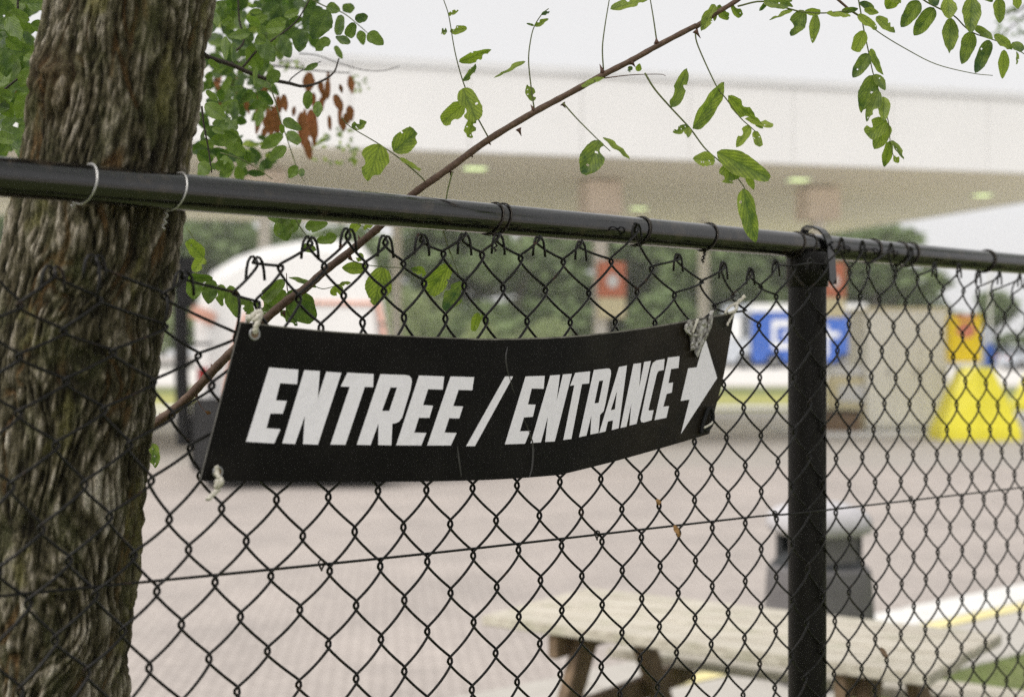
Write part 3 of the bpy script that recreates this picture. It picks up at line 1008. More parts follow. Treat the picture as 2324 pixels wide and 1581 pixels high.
# slim grey lamp mast
c = plan_at(2248, 70)
mast = thing('lamp_mast', c, 'thin grey lamp mast rising beside the small pale tree', 'lamp post')
m = MB(); m.tube([c, c + Vector((0, 0, 6))], [.09, .05], 8); m.build('pole', M['mast'], mast)
m = MB(); m.bbox(c + Vector((0.4, 0, 6.0)), Vector((0.45, 0, 0)), Vector((0, .12, 0)), Vector((0, 0, .06)), .02); m.build('lamp_head', M['mast'], mast)

# ------------------------------------------------------------------ litter bin
c = plan_at(1858, 7.31); c.z = 0.098
bin_ = thing('litter_bin', c, 'big dark grey litter bin with pale domed lid standing behind the picnic table', 'litter bin')
ba = math.radians(24)
bx_, by_ = Vector((math.cos(ba), math.sin(ba), 0)), Vector((-math.sin(ba), math.cos(ba), 0))


def rounded(hw, z, n_=28, p=5.0, d=1.0):
    out = []
    for k in range(n_):
        a = 2 * math.pi * (k + .5) / n_
        ca, sa = math.cos(a), math.sin(a)
        r = (abs(ca) ** p + abs(sa) ** p) ** (-1 / p)
        out.append(c + bx_ * ca * r * hw + by_ * sa * r * hw * d + Vector((0, 0, z)))
    return out


def loft(name, prof, mat, parent, smooth=False, n_=28, d=1.0, caps=True):
    m = MB(); rings = [rounded(h, z, n_, 5.0, d) for h, z in prof]
    vv = [p for r in rings for p in r]; ff = []
    for i_ in range(len(rings) - 1):
        for k in range(n_):
            ff.append([i_ * n_ + k, i_ * n_ + (k + 1) % n_, (i_ + 1) * n_ + (k + 1) % n_, (i_ + 1) * n_ + k])
    if caps:
        ff.append(list(range(n_))[::-1]); ff.append([len(vv) - n_ + k for k in range(n_)])
    m.add(vv, ff)
    return m.build(name, mat, parent, smooth)


loft('body', [(0.240, 0.0), (0.243, 0.02), (0.222, 0.50), (0.216, 0.572), (0.205, 0.59)], M['bin'], bin_)
loft('shoulder', [(0.203, 0.588), (0.155, 0.645), (0.150, 0.66)], M['bin_dark'], bin_)
m = MB()
for sx in (-1, 1):
    for sy in (-1, 1):
        m = MB(); m.bbox(c + bx_ * 0.130 * sx + by_ * 0.130 * sy + Vector((0, 0, 0.67)), bx_ * 0.028, by_ * 0.028, Vector((0, 0, 0.082)), 0.006)
        m.build('lid_pillar', M['bin_dark'], bin_)
m = MB(); m.bbox(c - by_ * 0.166 + Vector((0, 0, 0.668)), bx_ * 0.112, by_ * 0.010, Vector((0, 0, 0.082)), 0.004); m.build('front_plate', M['bin'], bin_)

loft('inner_liner', [(0.128, 0.62), (0.128, 0.745)], M['bin_dark'], bin_)
loft('lid', [(0.165, 0.742), (0.215, 0.765), (0.222, 0.80), (0.216, 0.845), (0.18, 0.885), (0.11, 0.912), (0.03, 0.922)], M['bin_lid'], bin_, smooth=True)

# ------------------------------------------------------------------ picnic table
TZ = 0.80
dz = H - TZ
tA = P(1085, 1409, F * dz / (1409 - CV)); tC = P(2109, 1531, F * dz / (1531 - CV))
L = Vector((0.82, -0.572, 0)).normalized(); tl = 1.70
W = Vector((-L.y, L.x, 0))
tw = 0.76
tc0 = tC - L * tl / 2 + W * tw / 2; tc0.z = 0.0
table = thing('picnic_table', Vector((tc0.x, tc0.y, 0.095)), 'weathered grey wooden picnic table with brown legs on the grass behind the fence', 'picnic table')


def tp(a, b, z): return Vector((tc0.x, tc0.y, 0)) + L * a + W * b + Vector((0, 0, z))


nb = 5
pw = tw / nb
for k in range(nb):
    b = -tw / 2 + pw * (k + .5)
    m = MB(); m.bbox(tp(random.uniform(-.006, .006), b, TZ - 0.019 + random.uniform(-.0015, .0015)), L * tl / 2, W * (pw / 2 - 0.004), Vector((0, 0, 0.019)), 0.004)
    m.build('top_plank', M['wood'], table)
for side in (-1, 1):
    for k in range(2):
        b = side * (0.66 + (k - .5) * 0.135)
        m = MB(); m.bbox(tp(0, b, 0.50), L * tl / 2, W * 0.064, Vector((0, 0, 0.019)), 0.004)
        m.build('bench_plank', M['wood'], table)
for a in (-tl / 2 + 0.30, tl / 2 - 0.30):
    m = MB(); m.bbox(tp(a, 0, TZ - 0.04 - 0.045), L * 0.02, W * (tw / 2 - 0.03), Vector((0, 0, 0.045)), 0.004); m.build('top_brace', M['wood_dark'], table)
    m = MB(); m.bbox(tp(a, 0, 0.436), L * 0.02, W * 0.72, Vector((0, 0, 0.044)), 0.004); m.build('bench_brace', M['wood_dark'], table)
    for side in (-1, 1):
        p0, p1 = tp(a + 0.045, side * 0.17, TZ - 0.042), tp(a + 0.045, side * 0.55, 0.085)
        d = (p1 - p0); ln = d.length / 2; d.normalize()
        sd_ = d.cross(L).normalized()
        m = MB(); m.bbox((p0 + p1) / 2, d * ln, sd_ * 0.055, L * 0.022, 0.004); m.build('leg', M['wood_dark'], table)

# ------------------------------------------------------------------ chain link fence
fence = thing('chain_link_fence', fence_pt(fence_t(1832), 0.095), 'black chain link fence with round top rail and post carrying the entrance sign', 'fence')
T0, T1 = -1.08, 4.02
m = MB()
rp = [fence_pt(T0 + (T1 - T0) * k / 60, RAIL_Z) for k in range(61)]
m.tube(rp, 0.021, 28)
m.build('top_rail', M['steel'], fence, smooth=True)
TP = fence_t(1832)
for k, tpst in enumerate((TP - 2.5, TP, TP + 2.5)):
    p = fence_pt(tpst)
    m = MB(); m.lathe(p, [(0.0328, 0.0), (0.0328, 0.6), (0.0328, 1.2), (0.0328, RAIL_Z - 0.062)], 28); po = m.build('post', M['post'], fence, smooth=True)
    m = MB(); m.lathe(p + Vector((0, 0, RAIL_Z)), [(0.0330, -0.072), (0.0358, -0.071), (0.0360, -0.020), (0.0352, -0.0145), (0.033, -0.012), (0.0, -0.012)], 28); m.build('post_cap', M['post'], po, smooth=True)
    # strap that holds the rail down on the post
    m = MB(); q = fence_pt(tpst + 0.030)
    path = [(0.0300, -0.060), (0.0290, -0.040), (0.0275, -0.022)]
    for j in range(14):
        a = math.radians(-8 + 225 * j / 13)
        rr = 0.0255 + 0.0075 * math.exp(-((j - 6) / 2.6) ** 2)
        path.append((math.cos(a) * rr, math.sin(a) * rr))
    vv = []
    for (ox, oz) in path:
        b_ = Vector((q.x, q.y, RAIL_Z)) + AN * ox + Vector((0, 0, oz)) + AD * (-0.016 * max(0, oz) / 0.03 * (1 if ox < 0.01 else 0.5))
        vv += [b_ - AD * 0.0105, b_ + AD * 0.0105]
    vin = []
    for (ox, oz) in path:
        s_ = 1.11
        b_ = Vector((q.x, q.y, RAIL_Z)) + AN * ox * s_ + Vector((0, 0, oz * s_)) + AD * (-0.016 * max(0, oz) / 0.03 * (1 if ox < 0.01 else 0.5))
        vin += [b_ - AD * 0.0105, b_ + AD * 0.0105]
    nn = len(vv); ff = []
    for j in range(16):
        ff.append([2 * j, 2 * j + 1, 2 * j + 3, 2 * j + 2])
        ff.append([nn + 2 * j, nn + 2 * j + 2, nn + 2 * j + 3, nn + 2 * j + 1])
        ff.append([2 * j, 2 * j + 2, nn + 2 * j + 2, nn + 2 * j]); ff.append([2 * j + 1, nn + 2 * j + 1, nn + 2 * j + 3, 2 * j + 3])
    m.add(vv + vin, ff); m.build('rail_strap', M['steel'], po)

# --- surveyed knots of the mesh: column -> list of (row, crop, x, y)
N = []
def q(c_, crop, items):
    for r_, x, y in items: N.append((c_, r_, crop, x, y))
q(0, 'C6', [(0, 160, 80), (2, 165, 560), (4, 168, 1035), (6, 155, 1515)])
q(1, 'C6', [(1, 328, 310), (3, 333, 785), (5, 325, 1255)])
q(2, 'C6', [(0, 477, 60), (2, 488, 520), (4, 490, 995), (6, 478, 1460)])
q(3, 'C6', [(1, 637, 275), (3, 645, 735), (5, 640, 1185)])
q(4, 'C6', [(0, 783, 35), (2, 795, 490), (4, 797, 950), (6, 785, 1405)])
q(5, 'C6', [(1, 935, 250), (3, 940, 705), (5, 937, 1160)])
q(6, 'C6', [(0, 1075, 15), (2, 1083, 460), (4, 1085, 910), (6, 1078, 1350)])
q(7, 'C6', [(1, 1225, 230), (3, 1228, 665), (5, 1226, 1108), (7, 1210, 1548)])
q(8, 'C6', [(2, 1365, 430), (4, 1367, 865), (6, 1355, 1295)])
q(9, 'C6', [(1, 1490, 205), (3, 1498, 635), (5, 1493, 1065), (7, 1478, 1495)])
q(10, 'C6', [(2, 1630, 400), (4, 1627, 825), (6, 1615, 1250)])
q(11, 'C6', [(1, 1743, 165), (3, 1750, 595), (5, 1747, 1005), (7, 1735, 1430)])
q(12, 'C6', [(2, 1870, 360), (4, 1870, 775), (6, 1862, 1190)])
q(13, 'C5', [(1, 20, 280), (3, 20, 655), (5, 20, 1030), (7, 15, 1395)])
q(14, 'C5', [(0, 130, 85), (2, 130, 455), (4, 130, 825), (6, 125, 1190), (8, 115, 1555)])
q(15, 'C5', [(1, 232, 250), (3, 232, 620), (5, 230, 990), (7, 222, 1355)])
q(16, 'C5', [(0, 340, 60), (2, 330, 430), (4, 328, 800), (6, 325, 1145), (8, 318, 1510)])
q(17, 'C5', [(1, 430, 225), (3, 432, 590), (5, 432, 950), (7, 425, 1300)])
q(18, 'C5', [(0, 540, 30), (2, 535, 385), (4, 533, 740), (6, 522, 1095), (8, 512, 1450)])
q(19, 'C5', [(1, 630, 200), (3, 630, 560), (5, 630, 925), (7, 628, 1270)])
q(20, 'C5', [(0, 712, 40), (2, 710, 385), (4, 710, 735), (6, 703, 1080), (8, 698, 1420)])
q(21, 'C5', [(1, 797, 205), (3, 797, 550), (5, 795, 895), (7, 790, 1230), (9, 785, 1560)])
q(22, 'C5', [(0, 880, 30), (2, 885, 370), (4, 882, 710), (6, 878, 1050), (8, 875, 1385)])
q(23, 'C5', [(1, 962, 190), (3, 967, 525), (5, 967, 860), (7, 963, 1195), (9, 960, 1525)])
q(24, 'C5', [(0, 1040, 25), (2, 1045, 350), (4, 1048, 685), (6, 1045, 1010), (8, 1035, 1330)])
q(25, 'C5', [(1, 1127, 185), (3, 1132, 515), (5, 1132, 840), (7, 1127, 1165), (9, 1122, 1480)])
q(26, 'C5', [(0, 1205, 15), (2, 1210, 340), (4, 1208, 665), (6, 1210, 985), (8, 1205, 1310)])
q(27, 'C5', [(1, 1287, 170), (3, 1287, 495), (5, 1287, 810), (7, 1283, 1130), (9, 1280, 1450)])
q(28, 'C5', [(0, 1358, 10), (2, 1363, 320), (4, 1363, 640), (6, 1365, 960), (8, 1358, 1280)])
q(29, 'C5', [(1, 1436, 170), (3, 1442, 480), (5, 1442, 790), (7, 1437, 1105), (9, 1437, 1405)])
q(30, 'C5', [(0, 1505, 15), (2, 1517, 310), (4, 1520, 625), (6, 1518, 940), (8, 1515, 1250)])
q(31, 'C5', [(1, 1580, 155), (3, 1592, 465), (5, 1597, 770), (7, 1595, 1075), (9, 1590, 1370)])
q(32, 'C5', [(0, 1645, 10), (2, 1657, 300), (4, 1667, 600), (6, 1670, 910), (8, 1668, 1215)])
q(33, 'C5', [(1, 1720, 150), (3, 1735, 450), (5, 1742, 750), (7, 1743, 1045)])
q(34, 'C5', [(2, 1795, 290), (4, 1808, 590), (6, 1813, 890), (8, 1820, 1190)])
q(35, 'C5', [(1, 1855, 140), (3, 1872, 435), (5, 1882, 735), (7, 1888, 1025)])
q(20, 'V2', [(-2, 195, 1105), (-4, 198, 680), (-6, 205, 255)])
q(21, 'V2', [(-1, 290, 1315), (-3, 287, 895), (-5, 288, 465), (-7, 293, 60)])
q(22, 'V2', [(-2, 386, 1100), (-4, 377, 680), (-6, 377, 250)])
q(23, 'V2', [(-1, 482, 1300), (-3, 465, 880), (-5, 447, 470), (-7, 440, 20)])
q(24, 'V2', [(-2, 568, 1095), (-4, 548, 680), (-6, 528, 275)])
q(25, 'V2', [(-1, 678, 1300), (-3, 658, 895), (-5, 640, 485), (-7, 655, 100)])
q(26, 'V2', [(-2, 767, 1100), (-4, 748, 700), (-6, 735, 305)])
q(27, 'V2', [(-1, 878, 1300), (-3, 850, 900), (-5, 832, 510), (-7, 830, 110)])
q(28, 'V2', [(-2, 958, 1105), (-4, 938, 715), (-6, 925, 340)])
q(29, 'V2', [(-1, 1062, 1300), (-3, 1040, 910), (-5, 1020, 535), (-7, 1035, 200)])
q(30, 'V2', [(-2, 1138, 1105), (-4, 1113, 730), (-6, 1085, 370)])
q(31, 'V2', [(-1, 1237, 1295), (-3, 1208, 920), (-5, 1185, 560), (-7, 1195, 210)])
q(32, 'V2', [(-2, 1310, 1110), (-4, 1282, 745), (-6, 1267, 390)])
q(33, 'V2', [(-1, 1403, 1300), (-3, 1370, 935), (-5, 1328, 580), (-7, 1305, 200)])
q(34, 'V2', [(0, 1495, 1475), (-2, 1463, 1110), (-4, 1417, 760), (-6, 1357, 405)])
q(35, 'V2', [(-1, 1560, 1295), (-3, 1520, 935), (-5, 1465, 585), (-7, 1415, 230)])
q(36, 'V2', [(0, 1655, 1470), (-2, 1620, 1105), (-4, 1570, 760), (-6, 1520, 410)])
q(37, 'V2', [(-3, 1665, 925), (-5, 1620, 590), (-7, 1577, 260)])
q(13, 'V3', [(-1, 125, 1450), (-3, 100, 975), (-7, 185, 180)])
q(13, 'G5', [(-5, 1285, 850)])
q(14, 'V3', [(-2, 282, 1180), (-4, 265, 685), (-6, 290, 315)])
q(15, 'V3', [(-1, 437, 1430), (-3, 427, 905), (-5, 420, 440), (-7, 435, 100)])
q(16, 'V3', [(-2, 577, 1170), (-4, 577, 670), (-6, 575, 180)])
q(17, 'V3', [(-1, 740, 1400), (-3, 735, 910), (-5, 720, 400)])
q(17, 'G5', [(-7, 1850, 452)])
q(18, 'V3', [(-2, 875, 1150), (-4, 870, 640), (-6, 865, 150)])
q(19, 'V3', [(-1, 1010, 1360), (-3, 1010, 860), (-5, 1010, 390)])
q(19, 'G5', [(-7, 2120, 440)])
q(11, 'G5', [(-7, 1070, 585)]); q(10, 'G5', [(-6, 840, 685), (-8, 870, 388)]); q(9, 'G5', [(-7, 645, 460), (-5, 675, 920)])
q(8, 'G5', [(-6, 525, 660), (-8, 520, 130)]); q(7, 'G5', [(-7, 305, 400), (-5, 340, 910)]); q(6, 'G5', [(-6, 115, 670)])
q(12, 'G5', [(-8, 1252, 455)]); q(14, 'G5', [(-8, 1482, 505)]); q(16, 'G5', [(-8, 1695, 435)]); q(18, 'G5', [(-8, 1985, 420)])
q(5, 'G4', [(-7, 1590, 510), (-5, 1650, 1020)]); q(4, 'G4', [(-6, 1440, 750), (-8, 1385, 300)]); q(3, 'G4', [(-7, 1230, 480), (-5, 1285, 1010)])
q(2, 'G4', [(-6, 1080, 730), (-8, 1040, 278)]); q(1, 'G4', [(-7, 905, 450), (-5, 935, 1000)]); q(0, 'G4', [(-6, 755, 710), (-8, 755, 275)])
q(6, 'G4', [(-8, 1738, 338)])
q(-1, 'G4', [(-7, 578, 440), (-5, 595, 985)]); q(-2, 'G4', [(-6, 415, 690), (-8, 395, 335)]); q(-3, 'G4', [(-7, 240, 530), (-5, 245, 975)])
q(-4, 'G4', [(-6, 75, 760), (-8, 88, 350)])
q(-5, 'S3', [(-7, 1945, 580), (-5, 1920, 1090)]); q(-6, 'S3', [(-6, 1750, 850), (-8, 1790, 310)]); q(-7, 'S3', [(-7, 1575, 590), (-5, 1545, 1140)])
q(-8, 'S3', [(-6, 1340, 880), (-8, 1445, 385)]); q(-9, 'S3', [(-7, 1180, 595)]); q(-10, 'S3', [(-6, 968, 920), (-8, 950, 565)]); q(-11, 'S3', [(-7, 772, 842)])
q(-12, 'P1', [(-8, 1160, 330), (-6, 1500, 700), (-4, 1340, 1010)]); q(-13, 'P1', [(-7, 1035, 440), (-5, 1255, 820), (-3, 1090, 1200)])
q(-14, 'P1', [(-8, 600, 230), (-6, 1045, 640), (-4, 970, 990), (-2, 815, 1385)]); q(-15, 'P1', [(-7, 625, 465), (-5, 715, 800), (-3, 655, 1165)])
q(-16, 'P1', [(-8, 335, 300), (-6, 405, 670), (-4, 415, 985), (-2, 355, 1385)]); q(-17, 'P1', [(-7, 125, 510), (-5, 120, 830), (-3, 115, 1190)])
q(-13, 'P2', [(-1, 970, 190), (1, 855, 670), (3, 785, 1155)]); q(-15, 'P2', [(-1, 540, 215), (1, 440, 700), (3, 350, 1210)]); q(-14, 'P2', [(0, 700, 420), (2, 610, 920), (4, 555, 1415)])
q(-16, 'P2', [(0, 265, 500), (2, 180, 975)]); q(-17, 'P2', [(-1, 70, 225)])
q(-12, 'P2', [(0, 1085, 437), (2, 1005, 895), (4, 955, 1385)]); q(-11, 'P2', [(1, 1208, 628), (3, 1162, 1107)]); q(-10, 'P2', [(0, 1420, 365), (2, 1378, 835), (4, 1338, 1325)])
q(-9, 'P2', [(1, 1578, 572), (3, 1540, 1057), (5, 1518, 1535)]); q(-8, 'P2', [(2, 1735, 797), (4, 1713, 1277)])
q(-8, 'KA', [(0, 755, 1565)]); q(-6, 'KA', [(0, 1140, 1545)]); q(-4, 'KA', [(0, 1510, 1497)]); q(-2, 'KA', [(0, 1870, 1493)])

tagged = {}
for (c_, r_, crop, x, y) in N:
    u, v_ = uv_of(crop, x, y)
    off = MESH_OFF
    if r_ == -8 and c_ in (8, 18): off = MESH_OFF
    tt = fence_t(u, off); p = fence_at(u, v_, off)
    tagged[(c_, r_)] = (tt, p.z)
for c_, (x, y) in {20: (262, 108), 22: (395, 125), 24: (575, 140), 26: (700, 162), 28: (850, 262), 30: (1005, 268), 32: (1130, 305), 34: (1262, 315), 36: (1390, 330)}.items():
    u, v_ = uv_of('R4', x, y); tagged[(c_, -8)] = (fence_t(u, MESH_OFF), fence_at(u, v_, MESH_OFF).z)
keys = np.array(list(tagged.keys()), float); vals = np.array(list(tagged.values()), float)
wgt = np.where(keys[:, 1] > -6.5, 1.0, 0.15)
Am = np.stack([np.ones(len(keys)), keys[:, 0], keys[:, 1]], 1)
coef = np.linalg.lstsq(Am * wgt[:, None], vals * wgt[:, None], rcond=None)[0]
resid = vals - Am @ coef


def knot(c_, r_):
    if (c_, r_) in tagged: tt, z = tagged[(c_, r_)]
    else:
        d2 = (keys[:, 0] - c_) ** 2 + (keys[:, 1] - r_) ** 2
        w = 1.0 / (d2 + 0.3) ** 1.8
        rr = (w[:, None] * resid).sum(0) / w.sum()
        e_ = np.array([1, c_, r_]) @ coef + rr
        tt, z = e_
        if r_ == -8: z = min(z, RAIL_Z - 0.036)
    return tt, z


dT, dZ = coef[1][0], coef[2][1]
RMAX = int((0.13 - coef[0][1]) / dZ)
CMIN = int((T0 + 0.05 - coef[0][0]) / dT); CMAX = int((T1 - 0.05 - coef[0][0]) / dT)
WR = 0.0018
HEL = 0.0060
DEL = 0.0031


def leg(a, b, front, sa, sb, nseg):
    """one straight run of a zigzag wire from knot a to knot b"""
    out = []
    for i in range(nseg):
        s = i / nseg
        f = s
        k = 0.12
        if s < k: f = s * s / (2 * k)
        elif s > 1 - k: f = 1 - k - (1 - s) ** 2 / (2 * k)
        else: f = s - k / 2
        f /= (1 - k)
        ta = a[0] + sa * DEL; tb = b[0] + sb * DEL
        tt = ta + (tb - ta) * f
        z = a[1] + (b[1] - a[1]) * s
        off = MESH_OFF + (HEL if front else -HEL) * math.sin(math.pi * s) ** 0.75
        out.append(fence_pt(tt, z, off))
    return out


for k in range(CMIN, CMAX):
    even = (k % 2 == 0)
    pts = []
    col = k if even else k + 1
    other = k + 1 if even else k
    c_now, r_ = col, -8
    K = knot(col, -8)
    if col in (0, 2, 4, 6): K = (K[0], K[1] - 0.009); tagged[(col, -8)] = K if k == col else tagged[(col, -8)]
    sgn = -1 if c_now == k else 1        # hook side of the first knot
    # knuckle: the free end bent over beside the knot
    ends = [(sgn * 0.0150, -0.022), (sgn * 0.0140, -0.011), (sgn * 0.0118, -0.001), (sgn * 0.0082, 0.0042), (sgn * 0.0045, 0.0046), (sgn * 0.0026, 0.0028)]
    for dx, dzz in ends:
        pts.append(fence_pt(K[0] + dx, K[1] + dzz + 0.002, MESH_OFF + (0.0035 if sgn < 0 else -0.003)))
    while r_ < RMAX:
        nxt = other if c_now == col else col
        a = knot(c_now, r_); b = knot(nxt, r_ + 1)
        front = nxt < c_now                   # "/" runs lie in front
        sa = -1 if c_now == k else 1
        sb = -1 if nxt == k else 1
        vis = a[1] > 0.95
        pts += leg(a, b, front, sa, sb, 14 if vis else 6)
        c_now = nxt; r_ += 1
    m = MB(); m.tube(pts, WR, 7 if -20 < k < 40 else 5)
    m.build('mesh_wire', M['wire'], fence, smooth=True)

# horizontal tension wire with its clips
tw_pts = [(0, 1352), (308, 1322), (1021, 1250), (1702, 1173), (1837, 1161), (2318, 1106)]
tpth = [fence_at(u, v_, MESH_OFF - 0.001) for u, v_ in tw_pts]
tpth[4] = fence_at(1837, 1161, MESH_OFF + 0.003)
d0 = (tpth[0] - tpth[1]).normalized(); d1 = (tpth[-1] - tpth[-2]).normalized()
tpth = [tpth[0] + d0 * 0.55] + tpth + [tpth[-1] + d1 * 0.9]
m = MB(); m.tube(smooth_path(tpth, 10), 0.0017, 7); m.build('tension_wire', M['wire'], fence, smooth=True)
for u, v_ in ((730, 1278), (1355, 1211), (1758, 1165), (2067, 1131)):
    cpt = fence_at(u, v_, MESH_OFF)
    m = MB(); m.tube([cpt + AD * math.cos(a) * 0.0035 * (1 + .2 * math.sin(a)) + Vector((0, 0, math.sin(a) * 0.0065 - 0.002)) + AN * 0.002 * math.sin(2 * a) for a in np.linspace(0, 6.9, 15)], 0.0012, 6); m.build('wire_clip', M['darktie'], fence, smooth=True)


# tie wires looped round the rail
def tie(u, mat, r=0.0013, turns=1.05, lean=0.006, tail=0.03, tlen=0.018):
    tt = fence_t(u); path = []
    nn = int(26 * turns)
    for j in range(nn + 1):
        a = -2.2 + 2 * math.pi * turns * j / nn
        R_ = 0.0212 + r
        path.append(fence_pt(tt + lean * math.sin(a + .4) + 0.006 * j / nn, RAIL_Z + math.sin(a) * R_, math.cos(a) * R_))
    last = path[-1]
    if tail > 0:
        for j in range(1, 15):
            a = j * 1.5
            path.append(last + Vector((0, 0, -tail * j / 14)) + AD * 0.0022 * math.sin(a) + AN * 0.0022 * math.cos(a) - AD * tlen * 0.4 * j / 14)
    m = MB(); m.tube(path, r, 7); m.build('tie_wire', mat, fence, smooth=True)


tie(190, M['silver'], 0.0010, 0.95, 0.004, 0.012)
tie(393, M['silver'], 0.0009, 1.0, 0.005, 0.026)
tie(1112, M['darktie'], 0.0013, 1.1, 0.006, 0.0)
tie(1130, M['darktie'], 0.0013, 1.1, 0.006, 0.022)
tie(1447, M['darktie'], 0.0013, 2.05, 0.006, 0.0)
tie(1600, M['darktie'], 0.0015, 1.1, 0.006, 0.018)
tie(1800, M['darktie'], 0.0013, 1.1, 0.007, 0.012)
tie(1824, M['darktie'], 0.0009, 1.1, 0.012, 0.0)
tie(1974, M['darktie'], 0.0016, 1.1, 0.007, 0.0)
tie(2036, M['darktie'], 0.0015, 1.1, 0.007, 0.02)
tie(2060, M['darktie'], 0.0016, 1.1, 0.007, 0.0)
tie(2234, M['darktie'], 0.0018, 2.0, 0.007, 0.012)

# ------------------------------------------------------------------ entrance sign
def sign_Y(u):
    s = (u - 455) / (1668 - 455.0)
    bulge = 0.012 + 0.034 * max(0.0, math.sin(math.pi * min(1, max(0, s)))) ** 1.2
    return fence_pt(fence_t(u, MESH_OFF + 0.006 + bulge), 0, MESH_OFF + 0.006 + bulge).y


top_e = [(548, 730), (700, 747), (850, 758), (1050, 767), (1150, 768), (1300, 762), (1450, 745), (1560, 727), (1668, 708)]
bot_e = [(455, 1090), (640, 1093), (800, 1093), (960, 1092), (1120, 1088), (1262, 1078), (1284, 1074), (1400, 1045), (1520, 1011), (1610, 984)]


def curve2(pts, n_):
    pp = smooth_path([Vector((a, b, 0)) for a, b in pts], 12)
    L_ = [0]
    for a, b in zip(pp[:-1], pp[1:]): L_.append(L_[-1] + (b - a).length)
    out = []
    for i in range(n_ + 1):
        d = L_[-1] * i / n_
        j = max(0, min(len(pp) - 2, int(np.searchsorted(L_, d)) - 1))
        f = (d - L_[j]) / max(1e-9, L_[j + 1] - L_[j])
        out.append(pp[j].lerp(pp[j + 1], f))
    return out


NS, NV = 64, 14
te, be = curve2(top_e, NS), curve2(bot_e, NS)
sgn_loc = P(1100, 920, sign_Y(1100))
sign = thing('entrance_sign', sgn_loc, 'bent black plastic sign with white lettering ENTREE / ENTRANCE and an arrow tied to the fence', 'sign')
fv_, bv_ = [], []
for i in range(NS + 1):
    for j in range(NV + 1):
        w = te[i].lerp(be[i], j / NV)
        if i == NS:       # right edge bows a little outwards
            w.x += 8 * math.sin(math.pi * j / NV) ** 2 * 0.6
        p = P(w.x, w.y, sign_Y(w.x))
        fv_.append(p); bv_.append(p - AN * 0.003)
ff = []
W1 = NV + 1
for i in range(NS):
    for j in range(NV):
        a = i * W1 + j
        ff.append([a, a + 1, a + W1 + 1, a + W1])
nf = len(fv_)
fb = [[nf + x for x in f[::-1]] for f in ff]
mk('panel', fv_ + bv_, ff + fb, M['sign'], sign, smooth=True)
ring = [i * W1 for i in range(NS + 1)] + [NS * W1 + j for j in range(1, NV + 1)] + [i * W1 + NV for i in range(NS - 1, -1, -1)] + [j for j in range(NV - 1, 0, -1)]
ev = [fv_[i] for i in ring] + [bv_[i] for i in ring]; nr = len(ring)
mk('panel_edge', ev, [[k, (k + 1) % nr, nr + (k + 1) % nr, nr + k] for k in range(nr)], M['sign_edge'], sign)


lip = []
lipf = []
for i in range(NS + 1):
    p = te[i]
    a_ = P(p.x, p.y - 0.4, sign_Y(p.x) - 0.0006); b_ = P(p.x, p.y + (2.2 if i < 30 else 3.2), sign_Y(p.x) - 0.0006)
    lip += [a_, b_]
    if i: lipf.append([2 * i - 2, 2 * i, 2 * i + 1, 2 * i - 1])
M['lip'] = plain('pale_edge_strip', (0.16, 0.15, 0.13), 0.7, 0.6, 60)  # paler strip along the top front edge of the sheet
mk('panel_lip', lip, lipf, M['lip'], sign)


def decal(name, crop, outer, holes=()):
    loops = [[Vector((*uv_of(crop, x, y), 0)) for x, y in lp] for lp in (outer, *holes)]
    tris = tessellate_polygon(loops)
    flat = [p for lp in loops for p in lp]
    vs_ = []
    for p in flat:
        vs_.append(P(p.x, p.y, sign_Y(p.x) - 0.0009))
    # thin vinyl: front face plus rim down to the sheet
    nb_ = len(vs_); bk = [P(p.x, p.y, sign_Y(p.x) - 0.0002) for p in flat]
    fs = [list(t_) for t_ in tris]; st = 0
    for lp in loops:
        n_ = len(lp)
        for k in range(n_):
            fs.append([st + k, st + (k + 1) % n_, nb_ + st + (k + 1) % n_, nb_ + st + k])
        st += n_
    mk(name, vs_ + bk, fs, M['letter'], sign)


decal('letter', 'KA', [(700, 593), (918, 610), (908, 718), (782, 710), (750, 838), (832, 842), (802, 937), (710, 935), (680, 1045), (785, 1052), (738, 1158), (528, 1145)])
decal('letter', 'KA', [(962, 613), (1078, 620), (1062, 822), (1125, 625), (1238, 633), (1063, 1167), (952, 1163), (966, 955), (893, 1162), (798, 1157)])
decal('letter', 'KA', [(1283, 632), (1478, 642), (1474, 740), (1412, 738), (1268, 1168), (1156, 1166), (1300, 737), (1232, 735)])
decal('letter', 'KA', [(1528, 643), (1715, 649), (1742, 655), (1758, 672), (1763, 700), (1752, 760), (1690, 965), (1668, 995), (1640, 1008), (1617, 1011), (1610, 1172), (1512, 1170), (1514, 1008), (1455, 1170), (1352, 1168)],
      [[(1603, 742), (1652, 742), (1594, 916), (1540, 916)]])
decal('letter', 'KA', [(1815, 653), (2003, 660), (1992, 758), (1883, 755), (1845, 873), (1920, 877), (1893, 968), (1815, 967), (1780, 1077), (1870, 1080), (1832, 1173), (1645, 1172)])
decal('letter', 'KA', [(2050, 660), (2226, 665), (2212, 763), (2110, 760), (2070, 880), (2143, 883), (2115, 972), (2040, 970), (2005, 1077), (2095, 1080), (2052, 1173), (1876, 1173)])
decal('slash', 'KB', [(410, 660), (470, 660), (185, 1178), (120, 1178)])
decal('letter', 'KB', [(562, 660), (705, 655), (697, 752), (608, 750), (580, 868), (637, 870), (617, 960), (550, 965), (520, 1068), (597, 1065), (558, 1160), (408, 1165)])
decal('letter', 'KB', [(745, 653), (818, 648), (793, 845), (840, 645), (907, 640), (780, 1143), (708, 1147), (728, 960), (677, 1150), (600, 1155)])
decal('letter', 'KB', [(932, 633), (1043, 622), (1035, 712), (982, 717), (903, 1125), (843, 1132), (925, 725), (893, 730)])
